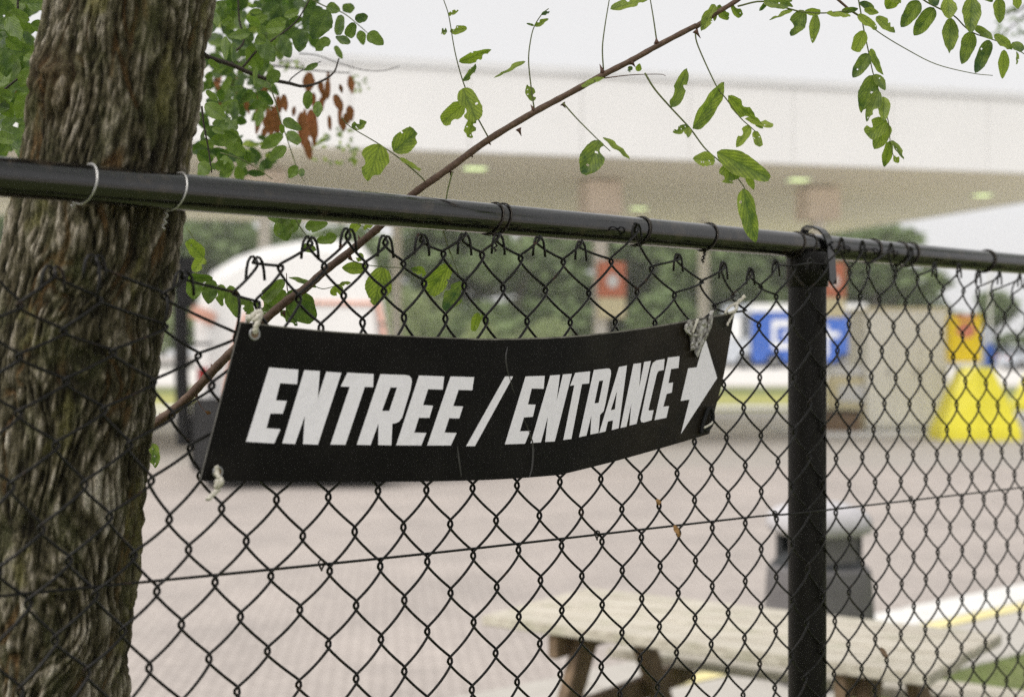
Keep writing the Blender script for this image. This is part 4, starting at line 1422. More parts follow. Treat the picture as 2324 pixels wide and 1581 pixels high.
decal('letter', 'KB', [(1070, 612), (1165, 601), (1186, 602), (1197, 614), (1198, 645), (1157, 860), (1143, 918), (1117, 945), (1104, 1080), (1044, 1092), (1052, 950), (1015, 1100), (960, 1112)],
      [[(1110, 694), (1140, 690), (1106, 856), (1075, 860)]])
decal('letter', 'KB', [(1257, 590), (1317, 578), (1255, 1045), (1203, 1059), (1213, 986), (1175, 995), (1157, 1069), (1110, 1080)],
      [[(1242, 770), (1227, 904), (1196, 912)]])
decal('letter', 'KB', [(1365, 567), (1422, 560), (1408, 740), (1445, 552), (1495, 545), (1388, 1012), (1335, 1025), (1350, 860), (1313, 1033), (1268, 1043)])
decal('letter', 'KB', [(1535, 541), (1597, 530), (1590, 612), (1552, 620), (1540, 640), (1477, 905), (1482, 914), (1515, 910), (1500, 985), (1440, 1003), (1422, 998), (1417, 975), (1497, 590), (1510, 558)])
decal('letter', 'KB', [(1622, 520), (1708, 510), (1700, 597), (1645, 605), (1625, 710), (1660, 705), (1650, 780), (1612, 790), (1587, 885), (1630, 880), (1610, 967), (1522, 985)])
decal('arrow', 'KB', [(1898, 372), (1988, 672), (1718, 1088), (1782, 832), (1716, 842), (1772, 600), (1835, 592)])

# pale crease marks across the sheet
M['crease'] = plain('crease_mark', (0.030, 0.028, 0.027), 0.5, 0.3, 50)
for path, w in (([(428, 440), (412, 520), (430, 640), (480, 790)], 10), ([(545, 960), (580, 1060), (612, 1180), (608, 1330), (590, 1410)], 13), ([(55, 1180), (65, 1290), (85, 1410)], 10)):
    pp = smooth_path([Vector((*uv_of('KB', x, y), 0)) for x, y in path], 6)
    vs_, fs = [], []
    for i, p in enumerate(pp):
        ww = w * SC / 1.86 * math.sin(math.pi * (i + .5) / len(pp)) * 0.8 + 0.6
        vs_ += [P(p.x - ww, p.y, sign_Y(p.x) - 0.0005), P(p.x + ww, p.y, sign_Y(p.x) - 0.0005)]
        if i: fs.append([2 * i - 2, 2 * i - 1, 2 * i + 1, 2 * i])
    mk('crease', vs_, fs, M['crease'], sign)


def twine(name, crop, pts, r, mat, dy=0.006, parent=sign, wob=0.0):
    path = []
    for (x, y, *d) in pts:
        u, v_ = uv_of(crop, x, y)
        path.append(P(u, v_, sign_Y(min(max(u, 455), 1668)) - (d[0] if d else dy)))
    path = smooth_path(path, 7)
    if wob:
        path = [p + Vector((math.sin(i * 1.7), 0, math.cos(i * 1.7))) * wob for i, p in enumerate(path)]
    m = MB(); m.tube(path, r, 7); return m.build(name, mat, parent, smooth=True)


def eyelet(u, v_, r):
    cpt = P(u, v_, sign_Y(u) - 0.001)
    m = MB(); m.tube([cpt + AD * math.cos(a) * r + Vector((0, 0, math.sin(a) * r)) for a in np.linspace(0, 2 * math.pi, 17)], 0.0016, 6, cap=False)
    m.build('eyelet', M['metal'], sign, smooth=True)
    m = MB(); m.tube([cpt - AN * 0.001, cpt + AN * 0.0006], r * 0.9, 14); m.build('eyelet_hole', M['wood_dark'], sign)


eyelet(*uv_of('KA', 592, 345), 0.0062)
eyelet(*uv_of('KA', 318, 1372), 0.0055)
twine('tie_string', 'S3', [(880, 1085, -.004), (905, 1065, .004), (960, 1020, .006), (1000, 1015, .004), (985, 1070, .008), (960, 1130, .009), (945, 1200, .004)], 0.0030, M['twine'], wob=0.0007)
twine('tie_string', 'S3', [(1000, 1012, .002), (975, 1050, .010), (930, 1080, .006), (880, 1050, -.01)], 0.0022, M['twine'], wob=0.0007)
twine('tie_string', 'KA', [(305, 1330), (308, 1365), (318, 1405, .01), (345, 1430, .012), (318, 1455, .01), (300, 1480), (318, 1500), (280, 1535), (240, 1580)], 0.0027, M['twine'], wob=0.0008)
twine('tie_string', 'KA', [(300, 1445), (345, 1440, .014), (330, 1470, .01)], 0.0030, M['twine'], wob=0.0006)
twine('tie_string', 'TP', [(1165, 690), (1220, 580), (1285, 475), (1340, 380, .0), (1300, 300, -.01), (1400, 240, -.012), (1480, 140, -.014)], 0.0019, M['twine'], wob=0.0006)
twine('tie_string', 'TP', [(1130, 470, .004), (1180, 380, .002), (1260, 320, -.006), (1350, 290, -.01), (1430, 225, -.012), (1495, 170, -.014)], 0.0019, M['twine'], wob=0.0006)
twine('tie_string', 'TP', [(1190, 460), (1270, 440, .008), (1340, 380, .004), (1350, 310, -.008), (1400, 200, -.012)], 0.0020, M['twine'], wob=0.0006)
# torn black clip in the lower corner
twine('corner_clip', 'KB', [(1870, 1085), (1885, 1010), (1925, 900, .008), (1955, 930, .010), (1950, 1010, .008), (1905, 1060), (1880, 1040)], 0.0032, M['black'])
twine('tie_string', 'KB', [(1875, 1045), (1905, 1035, .012), (1945, 1010, .012), (1955, 985, .006)], 0.0017, M['twine'])


def tape(outline_a, outline_b, depth_a, depth_b, mat, seed):
    a = smooth_path([Vector((*uv_of('TP', x, y), 0)) for x, y in outline_a], 5)
    b = smooth_path([Vector((*uv_of('TP', x, y), 0)) for x, y in outline_b], 5)
    nn = min(len(a), len(b)); K_ = 8
    vs_, fs = [], []
    for i in range(nn):
        for j in range(K_ + 1):
            w = a[i].lerp(b[i], j / K_)
            wr = noise.noise(Vector((w.x * .16 + seed, w.y * .10, j * .25))) * 0.011
            vs_.append(P(w.x, w.y, sign_Y(min(w.x, 1668)) - depth_a - (depth_b - depth_a) * j / K_ - 0.008 * math.sin(math.pi * j / K_) - abs(wr)))
            if i and j:
                q_ = i * (K_ + 1) + j; fs.append([q_, q_ - 1, q_ - K_ - 2, q_ - K_ - 1])
    mk('crumpled_tape', vs_, fs, mat, sign, smooth=True)


tape([(480, 610), (410, 730), (420, 800), (490, 900), (500, 1060), (500, 1150)], [(600, 590), (560, 700), (520, 830), (590, 880), (600, 1000), (600, 1110)], .002, .004, M['tape'], 3)
tape([(640, 600), (600, 720), (590, 850), (600, 960), (560, 1050), (500, 1150)], [(800, 560), (835, 690), (790, 830), (720, 960), (690, 1030), (630, 1090)], .002, .006, M['tape'], 9)
tape([(840, 520), (800, 700), (760, 860), (690, 960), (600, 1090), (570, 1160)], [(915, 500), (895, 680), (830, 850), (760, 1000), (700, 1130), (640, 1270)], .004, .003, M['tape'], 17)
twine('tape_strand', 'TP', [(905, 420), (880, 460), (880, 560), (850, 700), (790, 860)], 0.0028, M['tape'])
twine('tape_strand', 'TP', [(490, 600), (420, 710), (440, 790), (530, 850), (610, 860)], 0.0024, M['tape'], .009)
twine('tape_strand', 'TP', [(640, 570), (590, 680), (540, 820)], 0.0024, M['twine'], .011)

# ------------------------------------------------------------------ leaves
def leaflet(b, tpt, w, parent, mat, name='leaflet', seed=0, eaten=0.3, fold=0.25, roll=None, true_ratio=0.5, curl=0.12):
    """One oval leaflet from base point b to tip tpt (world) with apparent width w (metres)."""
    r = random.Random(seed)
    b = Vector(b); tpt = Vector(tpt)
    d = tpt - b; ln = d.length; dn = d.normalized()
    view = Vector((0, 1, 0))
    side = dn.cross(view); side.normalize()
    nrm = side.cross(dn).normalized()
    wt = max(w, true_ratio * ln * 0.75)
    cr = min(1.0, w / wt); ang = math.acos(cr) * (1 if r.random() < .5 else -1)
    if roll is not None: ang = roll
    s2 = side * math.cos(ang) + nrm * math.sin(ang)
    n2 = s2.cross(dn)
    NI, NJ = 20, 4
    bites = []
    if r.random() < eaten * 1.6:
        for _ in range(r.randint(1, 3)):
            bites.append((r.choice((-1, 1)), r.uniform(.2, 1.02), r.uniform(.05, .16), r.uniform(.25, .75)))
    tipcut = 1.0 if r.random() > eaten * .6 else r.uniform(.72, .95)
    vs_, uvs, fs = [], [], []
    bend = r.uniform(-1, 1) * curl; tw_ = r.uniform(-.35, .35)
    for i in range(NI + 1):
        s = i / NI * tipcut
        prof = (math.sin(math.pi * min(1, s ** 0.82))) ** 0.62 * (0.93 + .07 * math.sin(s * 9 + seed))
        prof = max(prof, 0.015) if i not in (0,) else 0.015
        if tipcut < 1 and i == NI: prof *= r.uniform(.4, .8)
        for j in range(-NJ, NJ + 1):
            x = j / NJ
            half = prof * 0.5 * wt
            if bites:
                for (sd_, ps, ss, dp) in bites:
                    if (x > 0) == (sd_ > 0) and abs(s - ps) < ss:
                        half *= 1 - dp * math.sqrt(max(0, 1 - ((s - ps) / ss) ** 2))
            half *= 1 + .035 * r.uniform(-1, 1) * (abs(x) > .9)
            fo = abs(x) * half * fold
            zz = -fo + bend * ln * (s ** 2) + 0.03 * wt * math.sin(s * 17 + x * 3 + seed) * abs(x)
            a2 = tw_ * s
            sv = s2 * math.cos(a2) + n2 * math.sin(a2)
            vs_.append(b + dn * ln * s + sv * x * half + n2 * zz)
            uvs.append((0.5 + x * .5 * prof, s))
    w1 = 2 * NJ + 1
    holes = set()
    for _ in range(int(eaten * 7 * r.random())):
        holes.add((r.randint(4, NI - 3), r.randint(0, 2 * NJ - 1)))
    for i in range(NI):
        for j in range(2 * NJ):
            if (i, j) in holes: continue
            a = i * w1 + j
            fs.append([a, a + 1, a + w1 + 1, a + w1])
    return mk(name, vs_, fs, mat, parent, loc=b, smooth=True, uvs=uvs)


SEED = [100]


def lf(crop, b, tpt, wpx, parent, Y, mat=None, dy=None, **kw):
    SEED[0] += 1
    r = random.Random(SEED[0] * 31)
    y0 = Y + r.uniform(-.012, .012)
    y1 = y0 + (dy if dy is not None else r.uniform(-.018, .018))
    w = wpx / CROPS[crop][2] * SC / F * Y
    return leaflet(Pc(crop, *b, y0), Pc(crop, *tpt, y1), w, parent, mat or M['leaf'], seed=SEED[0], **kw)


def stalk(crop, pts, parent, Y, r0=0.0011, r1=0.0006, mat=None, name='leaf_stalk', dY=0.0):
    path = smooth_path([Pc(crop, x, y, Y + dY * i / max(1, len(pts) - 1)) for i, (x, y) in enumerate(pts)], 5)
    m = MB(); m.tube(path, list(np.linspace(r0, r1, len(path))), 7)
    return m.build(name, mat or M['stalk'], parent, smooth=True, loc=path[0])


# --- the thorny stem that crosses the picture
YS = 1.94
root_p = Vector((-1.02, 2.12, 0.09))
stem_px = [uv_of('V1', 0, 1230), uv_of('V1', 130, 1140), uv_of('V1', 250, 1030), uv_of('V1', 370, 900), uv_of('V1', 480, 790), uv_of('S3', 1050, 1070), uv_of('S3', 1250, 900), uv_of('S3', 1400, 800),
           uv_of('S3', 1580, 640), uv_of('S3', 1800, 470), uv_of('S3', 2080, 235), uv_of('F4', 760, 1130), uv_of('F4', 980, 950), uv_of('K3', 160, 1060), uv_of('K3', 400, 885), uv_of('K3', 690, 710), uv_of('K3', 880, 608), uv_of('K3', 1130, 472),
           uv_of('K3', 1310, 380), uv_of('K3', 1470, 290), uv_of('K3', 1700, 170), uv_of('K4', 280, 170), uv_of('K4', 400, 90), uv_of('K4', 545, 0)]
spts = [P(u, v_, YS) for u, v_ in stem_px]
tailp = [P(1760, -60, YS + .03), P(1950, -120, YS + .08), P(2200, -110, YS + .12), P(2420, -20, YS + .15)]
headp = [root_p, Vector((-1.0, 2.09, 0.62)), Vector((-0.86, 2.02, 1.22)), P(222, 1050, YS)]
allp = headp + spts + tailp
path = smooth_path(allp, 5)
nA, nS = len(headp) * 5, len(spts) * 5
rad = [0.0105 if i < nA else 0.0078 + (0.0036 - 0.0078) * min(1, (i - nA) / nS) if i < nA + nS else max(.0012, 0.0036 - 0.0024 * (i - nA - nS) / 20) for i in range(len(path))]
rad = [r * 0.86 * (1 + 0.06 * math.sin(i * 2.3)) for i, r in enumerate(rad)]
sap = thing('thorny_branch', root_p, 'long thorny brown locust branch rising diagonally behind the black rail with ragged green leaves', 'branch')
m = MB(); m.tube(path, rad, 10); m.build('stem', M['stem'], sap, smooth=True)


def thorn(crop, base, tip, Y=YS, w=0.0046):
    a, b = Pc(crop, *base, Y), Pc(crop, *tip, Y)
    mid = a.lerp(b, .4) + Vector((0, 0, 0.0006))
    m = MB(); m.tube([a, mid, b], [w, w * .45, w * .06], 7); m.build('thorn', M['thorn'], sap, smooth=True)


for cr, bs, tp_ in (('K3', (395, 895), (418, 918)), ('K3', (285, 975), (277, 945)), ('K3', (292, 975), (302, 998)), ('K3', (590, 815), (610, 862)), ('K3', (690, 705), (668, 662)), ('K3', (870, 655), (888, 685)),
                    ('K3', (1125, 465), (1104, 405)), ('K3', (1305, 395), (1330, 425)), ('K3', (1465, 275), (1462, 235)), ('K4', (280, 190), (315, 240)), ('S3', (1900, 390), (1880, 315)), ('S3', (2105, 200), (2125, 240)),
                    ('S3', (1790, 500), (1840, 560)), ('V1', (360, 900), (350, 868)), ('V1', (260, 1045), (275, 1078)), ('V1', (60, 1185), (55, 1152)), ('S3', (1240, 915), (1215, 870)), ('S3', (1200, 1010), (1225, 1060)), ('K3', (165, 1085), (160, 1110))):
    thorn(cr, bs, tp_)

Lm = M['leaf']
R_ = stalk('K3', [(405, 878), (330, 740), (290, 650), (240, 515), (205, 395), (180, 280), (150, 100), (118, 0), (100, -70)], sap, YS)
for b, tt, w in (((250, 655), (95, 790), 120), ((240, 560), (340, 800), 150), ((305, 740), (265, 905), 80), ((215, 392), (420, 315), 62), ((240, 510), (350, 392), 42), ((158, 200), (272, 178), 60), ((140, 200), (94, 200), 52), ((148, 95), (212, 66), 34)):
    lf('K3', b, tt, w, R_, YS, eaten=.6)
R_ = stalk('K3', [(692, 700), (672, 560), (655, 390), (665, 270), (690, 170), (740, 90), (782, 55)], sap, YS)
for b, tt, w in (((688, 640), (646, 536), 68), ((636, 390), (437, 492), 52), ((692, 165), (778, 120), 42), ((735, 95), (798, 68), 28), ((690, 162), (642, 145), 14)):
    lf('K3', b, tt, w, R_, YS, eaten=.5)
R_ = stalk('K3', [(1128, 440), (1122, 300), (1140, 150), (1165, 0), (1180, -90)], sap, YS)
lf('K3', (1172, 60), (1420, -12), 78, R_, YS, eaten=.2)
R_ = stalk('K3', [(1465, 260), (1445, 120), (1425, 0), (1410, -100)], sap, YS)
lf('K3', (1412, -95), (1530, -160), 80, R_, YS)
R_ = stalk('K3', [(872, 650), (960, 750), (1090, 880), (1172, 957)], sap, YS - .01)
lf('K3', (1105, 888), (1000, 1135), 165, R_, YS - .02, eaten=.7)
lf('K3', (1125, 868), (1292, 1010), 46, R_, YS - .02, eaten=.8)
R_ = stalk('K3', [(1130, 495), (1300, 475), (1480, 470), (1522, 480)], sap, YS, .0008, .0004, M['thorn'])
lf('K3', (1135, 492), (965, 548), 46, R_, YS - .01, eaten=.6)
R_ = stalk('K4', [(-32, 455), (30, 555), (130, 670), (250, 800), (340, 920), (430, 1000), (520, 1080), (570, 1140), (592, 1178)], sap, YS, .0014, .0007)
for b, tt, w, et in (((132, 668), (238, 422), 100, .5), ((265, 800), (470, 512), 110, .1), ((245, 788), (140, 822), 60, .9), ((235, 790), (235, 858), 50, .9), ((405, 1000), (268, 985), 105, .9), ((415, 945), (765, 1120), 140, .3),
                     ((500, 1012), (488, 1175), 148, .2), ((580, 1172), (652, 1508), 112, .3), ((585, 1050), (640, 1180), 52, .3)):
    lf('K4', b, tt, w, R_, YS - .015, eaten=et)
for b, tt in (((1315, 430), (1275, 448)), ((1345, 452), (1358, 405))):
    lf('K3', b, tt, 42, R_, YS - .01, eaten=.4)
R_ = stalk('K4', [(280, 200), (300, 290), (410, 530), (470, 610), (560, 730), (620, 785), (660, 822)], sap, YS)
for b, tt, w, et in (((485, 595), (715, 785), 84, .2), ((590, 735), (787, 812), 58, .7), ((620, 782), (530, 922), 74, .3), ((650, 815), (692, 942), 62, .8)):
    lf('K4', b, tt, w, R_, YS - .01, eaten=et)
R_ = stalk('K4', [(420, 65), (460, 45), (510, 30)], sap, YS)
for b, tt, w in (((402, 28), (320, 190), 80), ((420, 35), (492, 125), 80), ((505, 28), (588, 132), 52), ((405, 40), (400, 135), 40)):
    lf('K4', b, tt, w, R_, YS, eaten=.6)
# the droopy shoot at the upper edge
R_ = stalk('K4', [(545, 40), (700, 10), (880, 60), (960, 75), (1080, 82), (1230, 70), (1290, 90), (1420, 200), (1600, 310), (1780, 400), (2000, 455), (2130, 470)], sap, YS + .03, .0013, .0005)
for b, tt, w in (((705, 5), (890, 42), 76), ((725, 12), (680, 76), 34), ((890, 60), (742, 132), 44), ((955, 65), (872, 228), 112), ((1030, 85), (1010, 270), 68), ((960, 72), (1090, 76), 44), ((1095, 82), (1250, 115), 50), ((1190, 72), (1300, 52), 42),
                 ((1290, 92), (1415, 190), 66), ((1405, 105), (1525, 200), 76), ((1330, 62), (1415, 82), 50), ((780, -30), (880, 10), 60)):
    lf('K4', b, tt, w, R_, YS + .03, eaten=.4)
R_ = stalk('K4', [(1100, -60), (1170, 0), (1240, 60), (1300, 100)], sap, YS + .04, .0022, .0014, M['stem'])
R_ = stalk('K4', [(1285, -60), (1305, 50), (1330, 190), (1360, 330), (1385, 450), (1420, 560), (1480, 750), (1492, 870), (1510, 960), (1535, 995)], sap, YS + .05, .0011, .0005)
for b, tt, w in (((1330, 190), (1258, 355), 90), ((1360, 335), (1262, 482), 92), ((1370, 305), (1446, 466), 38), ((1388, 468), (1310, 708), 130), ((1395, 462), (1462, 556), 66), ((1420, 560), (1352, 752), 90), ((1450, 600), (1452, 755), 84),
                 ((1470, 745), (1312, 872), 128), ((1480, 770), (1390, 928), 108), ((1490, 875), (1458, 1042), 70), ((1500, 872), (1582, 985), 48), ((1515, 970), (1547, 1012), 44), ((1300, 20), (1420, 70), 60)):
    lf('K4', b, tt, w, R_, YS + .04, eaten=.4)
R_ = stalk('K4', [(1600, -90), (1700, 0), (1790, 50), (1890, 100), (1960, 170), (2020, 210), (2110, 240), (2250, 290), (2324, 335), (2400, 380)], sap, YS + .08, .0013, .0006)
for b, tt, w in (((1672, 5), (1560, 170), 108), ((1765, 48), (1640, 222), 108), ((1740, -20), (1785, 45), 70), ((1850, -10), (1858, 125), 104), ((1870, 112), (1850, 345), 108), ((2000, -20), (1985, 215), 120), ((2000, 198), (1930, 405), 105), ((2110, 250), (2018, 458), 92),
                 ((2020, 165), (2130, 252), 62), ((2140, 215), (2252, 310), 66), ((2200, 310), (2192, 490), 72), ((2250, 265), (2335, 332), 62), ((2280, 320), (2286, 396), 32), ((2165, -10), (2170, 145), 90), ((1545, -60), (1470, 60), 105), ((2270, -25), (2290, 56), 66), ((1480, -50), (1560, 20), 70), ((2050, -70), (2120, 10), 70)):
    lf('K4', b, tt, w, R_, YS + .08, eaten=.15)
# leaves near and under the rail
R_ = stalk('F4', [(1050, 855), (1000, 800), (790, 620), (560, 460), (270, 285), (170, 180)], sap, YS)
lf('F4', (578, 462), (455, 862), 310, R_, YS - .012, eaten=.35, dy=.0)
lf('F4', (722, 545), (1035, 275), 250, R_, YS - .01, eaten=.6, dy=.0)
lf('F4', (785, 612), (1045, 802), 72, R_, YS, eaten=.1)
lf('F4', (280, 292), (440, 235), 120, R_, YS, eaten=.7)
R_ = stalk('F4', [(1340, 765), (1310, 880), (1285, 990), (1262, 1180), (1248, 1360), (1285, 1500), (1320, 1620)], sap, YS - .005, .0012, .0008)
R2 = stalk('G4', [(560, 200), (600, 340), (640, 450), (705, 625)], sap, YS, .0009, .0006)
for b, tt, w in (((640, 540), (395, 850), 190), ((740, 690), (570, 965), 165), ((345, 565), (430, 645), 80), ((870, 950), (830, 1115), 86), ((905, 960), (960, 1075), 60)):
    lf('G4', b, tt, w, R2, YS + .03, eaten=.4)
R_ = stalk('S3', [(1790, 530), (1900, 575), (2000, 592), (2130, 605), (2259, 612), (2420, 640)], sap, YS, .0009, .0005)
for b, tt, w in (((1965, 620), (1735, 612), 122), ((2110, 610), (2020, 950), 255), ((1910, 478), (1880, 560), 78), ((2420, 640), (2360, 620), 60)):
    lf('S3', b, tt, w, R_, YS + .02, eaten=.25, dy=.0)
R_ = stalk('S3', [(1490, 780), (1570, 802), (1690, 770), (1760, 740)], sap, YS, .0007, .0005)
for b, tt, w in (((1745, 790), (1625, 845), 110), ((1715, 762), (1812, 745), 46), ((1500, 792), (1255, 682), 62)):
    lf('S3', b, tt, w, R_, YS + .01, eaten=.2)
R_ = stalk('S3', [(1270, 900), (1240, 800), (1235, 700), (1232, 660)], sap, YS + .03, .0009, .0006, M['thorn'])
for b, tt, w in (((1215, 722), (955, 960), 140), ((1245, 825), (1505, 1125), 280), ((1225, 820), (1000, 1010), 190), ((1180, 1000), (1335, 1135), 90), ((1100, 960), (980, 1050), 90)):
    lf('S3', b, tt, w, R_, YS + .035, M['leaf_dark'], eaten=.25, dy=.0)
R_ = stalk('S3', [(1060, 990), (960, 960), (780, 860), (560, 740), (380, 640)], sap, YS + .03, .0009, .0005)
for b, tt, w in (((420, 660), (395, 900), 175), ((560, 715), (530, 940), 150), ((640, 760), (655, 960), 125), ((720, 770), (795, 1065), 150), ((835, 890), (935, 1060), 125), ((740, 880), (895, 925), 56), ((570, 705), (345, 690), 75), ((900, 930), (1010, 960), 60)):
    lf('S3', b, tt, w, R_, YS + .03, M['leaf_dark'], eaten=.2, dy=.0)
R_ = stalk('S3', [(1290, 120), (1360, 250), (1480, 400)], sap, YS + .02, .0009, .0006)
for b, tt, w in (((1180, 165), (1245, 370), 200), ((1060, 150), (1290, 190), 92), ((1400, 245), (1612, 212), 122), ((1690, 330), (1500, 375), 112), ((1375, 420), (1505, 452), 92), ((1350, 130), (1250, 330), 120)):
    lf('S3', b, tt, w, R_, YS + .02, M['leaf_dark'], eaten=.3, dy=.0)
R_ = stalk('S3', [(2010, 290), (1960, 260), (1880, 220)], sap, YS + .03, .0008, .0005)
for b, tt, w in (((1905, 205), (1795, 285), 92), ((2015, 205), (1925, 265), 62), ((2090, 245), (1950, 352), 62)):
    lf('S3', b, tt, w, R_, YS + .03, eaten=.2)
R_ = stalk('S3', [(330, 250), (410, 370), (490, 500), (500, 620)], sap, YS + .16, .0009, .0005)
for b, tt, w in (((482, 520), (320, 340), 140), ((490, 510), (390, 650), 120)):
    lf('S3', b, tt, w, R_, YS + .16, eaten=.2)
R_ = stalk('V1', [(-20, 1250), (10, 1320), (30, 1400)], sap, YS + .05, .0008, .0005)
lf('V1', (15, 1325), (30, 1468), 84, R_, YS + .05, eaten=.9)
R_ = stalk('V1', [(268, 1060), (290, 1110), (325, 1150)], sap, YS - .01, .0007, .0004, M['thorn'])
lf('V1', (320, 1140), (352, 1160), 26, R_, YS - .01, M['pod'])

# ------------------------------------------------------------------ the big tree
TY = 1.68
prof_c = [(-400, 352, 380), (0, 297, 384), (200, 265, 381), (420, 229, 388), (600, 201, 397), (900, 151, 393), (1200, 128, 393), (1581, 92, 393), (2600, 20, 420), (4000, -40, 470), (5300, -60, 560)]
zz_ = [H + (CV - a) / F * TY for a, _, _ in prof_c][::-1]
cx_ = [(b - CU) / F * TY for _, b, _ in prof_c][::-1]
rr_ = [w / 2 / F * TY for _, _, w in prof_c][::-1]
ztop = 4.3
zz_ += [3.2, ztop]; cx_ += [cx_[-1] + 0.18, cx_[-1] + 0.34]; rr_ += [0.092, 0.07]
rows = np.unique(np.concatenate([np.arange(0.02, 1.2, 0.02), np.arange(1.2, 2.46, 0.0032), np.arange(2.46, ztop, 0.03)]))
NTH = 420
tv, ra, ma, ru = [], [], [], []
nz = noise.noise
knot_c = ((60, 330), (250, 380))
for z in rows:
    cxz = float(np.interp(z, zz_, cx_)); rz = float(np.interp(z, zz_, rr_))
    for k in range(NTH):
        th = 2 * math.pi * k / NTH
        ca, sa = math.cos(th), math.sin(th)
        X, Y_ = ca * 0.105, sa * 0.105
        wx = nz(Vector((X * 10, Y_ * 10, z * 8 + 5))) * 0.52
        broad = nz(Vector((X * 26 + wx * 3, Y_ * 26 + wx * 3, z * 3.2)))
        a1 = 1 - min(1, abs(nz(Vector((X * 70 + wx * 9, Y_ * 70 + wx * 9, z * 7.5)))) * 2.3)       # furrow lines
        a2 = 1 - min(1, abs(nz(Vector((X * 135 + 9 + wx * 9, Y_ * 135, z * 19)))) * 2.3)
        fine = nz(Vector((X * 210, Y_ * 210, z * 80)))
        blocky = nz(Vector((X * 85, Y_ * 85, z * 42 + 3)))
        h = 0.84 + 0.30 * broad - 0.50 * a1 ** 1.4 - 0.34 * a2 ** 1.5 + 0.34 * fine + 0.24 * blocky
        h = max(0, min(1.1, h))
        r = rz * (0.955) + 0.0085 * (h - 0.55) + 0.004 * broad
        # old branch scar high on the left front
        px = cxz + ca * rz; pz = z
        du = px - (-0.520); dzv = pz - 2.10
        scar = math.exp(-((du / 0.032) ** 2 + (dzv / 0.035) ** 2)) if sa < 0 else 0
        r += scar * 0.016 * (1 + nz(Vector((px * 60, z * 60, 1))) * 0.9)
        tv.append((cxz + ca * r, TY + sa * r, z))
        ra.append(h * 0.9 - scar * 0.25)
        ms_ = nz(Vector((X * 24 + 30, Y_ * 24, z * 11))) + 0.35 * nz(Vector((X * 70, Y_ * 70, z * 60)))
        left_b = 0.5 * max(0, -ca - 0.6) + 0.18 * max(0, ca - 0.55) - 0.05
        ma.append(max(0, min(1, (ms_ + left_b - 0.34) * 4)) * 0.6)
        rs = nz(Vector((X * 36 + 50, Y_ * 36, z * 6.0)))
        ru.append(max(0, min(1, (rs - 0.20) * 6)) * max(0, min(1, a1 * 3.0 - 1.75)) * 0.75 + 0.30 * scar)
tf = []
for i in range(len(rows) - 1):
    for k in range(NTH):
        k2 = (k + 1) % NTH
        tf.append((i * NTH + k, i * NTH + k2, (i + 1) * NTH + k2, (i + 1) * NTH + k))
tree_loc = Vector((float(np.interp(0.1, zz_, cx_)), TY, 0.095))
tree = thing('locust_tree', tree_loc, 'big locust tree with deeply furrowed lichen-spotted bark leaning behind the rail', 'tree')
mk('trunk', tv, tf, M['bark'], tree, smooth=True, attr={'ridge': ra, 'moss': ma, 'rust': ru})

# limbs out of the frame and one dark twig in it
topc = Vector((cx_[-1], TY, ztop))
m = MB()
for k, (dx, dy, dz_) in enumerate(((.9, .7, 1.3), (-.9, .4, 1.2), (.2, -.8, 1.4), (-.2, 1.1, 1.0), (1.3, -.2, .8))):
    s0 = topc + Vector((0, 0, -.15 * k))
    m.tube(smooth_path([s0 - Vector((0, 0, .1)), s0 + Vector((dx * .35, dy * .35, dz_ * .4)), s0 + Vector((dx, dy, dz_))], 6), list(np.linspace(.06, .012, 13)), 8)
m.build('limb', M['bark'], tree, smooth=True)
# crown above the frame
cv_, cf_, cu_ = [], [], []
rc = random.Random(5)
cnt = 0
while cnt < 5200:
    a = rc.uniform(0, 6.283); q_ = rc.random() ** .5 * 2.1
    x, y, z = -0.1 + math.cos(a) * q_, 1.95 + math.sin(a) * q_, rc.uniform(2.75, 5.6)
    if y > 0.15 and (z - H) / y < 0.30 : continue
    if y < 0.95: continue  # unseen crown trimmed here so open sky mirrors in the rail
    p = Vector((x, y, z)); d = Vector((rc.gauss(0, 1), rc.gauss(0, 1), rc.gauss(0, .7))).normalized()
    w = d.cross(Vector((rc.gauss(0, 1), rc.gauss(0, 1), rc.gauss(0, 1)))).normalized()
    l_ = rc.uniform(.025, .045); b = len(cv_)
    cv_ += [p - d * l_, p - d * l_ * .3 + w * l_ * .5, p + d * l_ * .5 + w * l_ * .4, p + d * l_, p + d * l_ * .5 - w * l_ * .4, p - d * l_ * .3 - w * l_ * .5]
    cf_.append([b, b + 1, b + 2, b + 3, b + 4, b + 5]); cu_ += [(.5, 0), (1, .35), (.9, .75), (.5, 1), (.1, .75), (0, .35)]
    cnt += 1
tag(mk('crown', cv_, cf_, M['crown'], tree, uvs=cu_), kind='stuff')

# second locust to the right, outside the frame but for a few twigs
tl2 = Vector((5.0, 7.2, 0.095))
tree2 = thing('locust_tree', tl2, 'locust tree beyond the right frame edge whose small blurred twigs show in the upper corner', 'tree')
m = MB(); m.tube(smooth_path([tl2, tl2 + Vector((.05, .1, 1.4)), tl2 + Vector((-.05, .1, 2.8)), tl2 + Vector((.1, 0, 4.6))], 6), list(np.linspace(.17, .07, 19)), 14); m.build('trunk', M['far_bark'], tree2, smooth=True)
m = MB()
for dx, dy, dz_ in ((1.3, .5, 1.2), (-1.4, .2, 1.1), (.2, -1.5, 1.2), (-.3, 1.3, 1.4)):
    s0 = tl2 + Vector((0, 0.05, 2.6)); m.tube(smooth_path([s0, s0 + Vector((dx * .4, dy * .4, dz_ * .5)), s0 + Vector((dx, dy, dz_))], 5), list(np.linspace(.07, .015, 11)), 8)
m.build('limb', M['far_bark'], tree2, smooth=True)
cv2, cf2, cu2 = [], [], []
rc2 = random.Random(15)
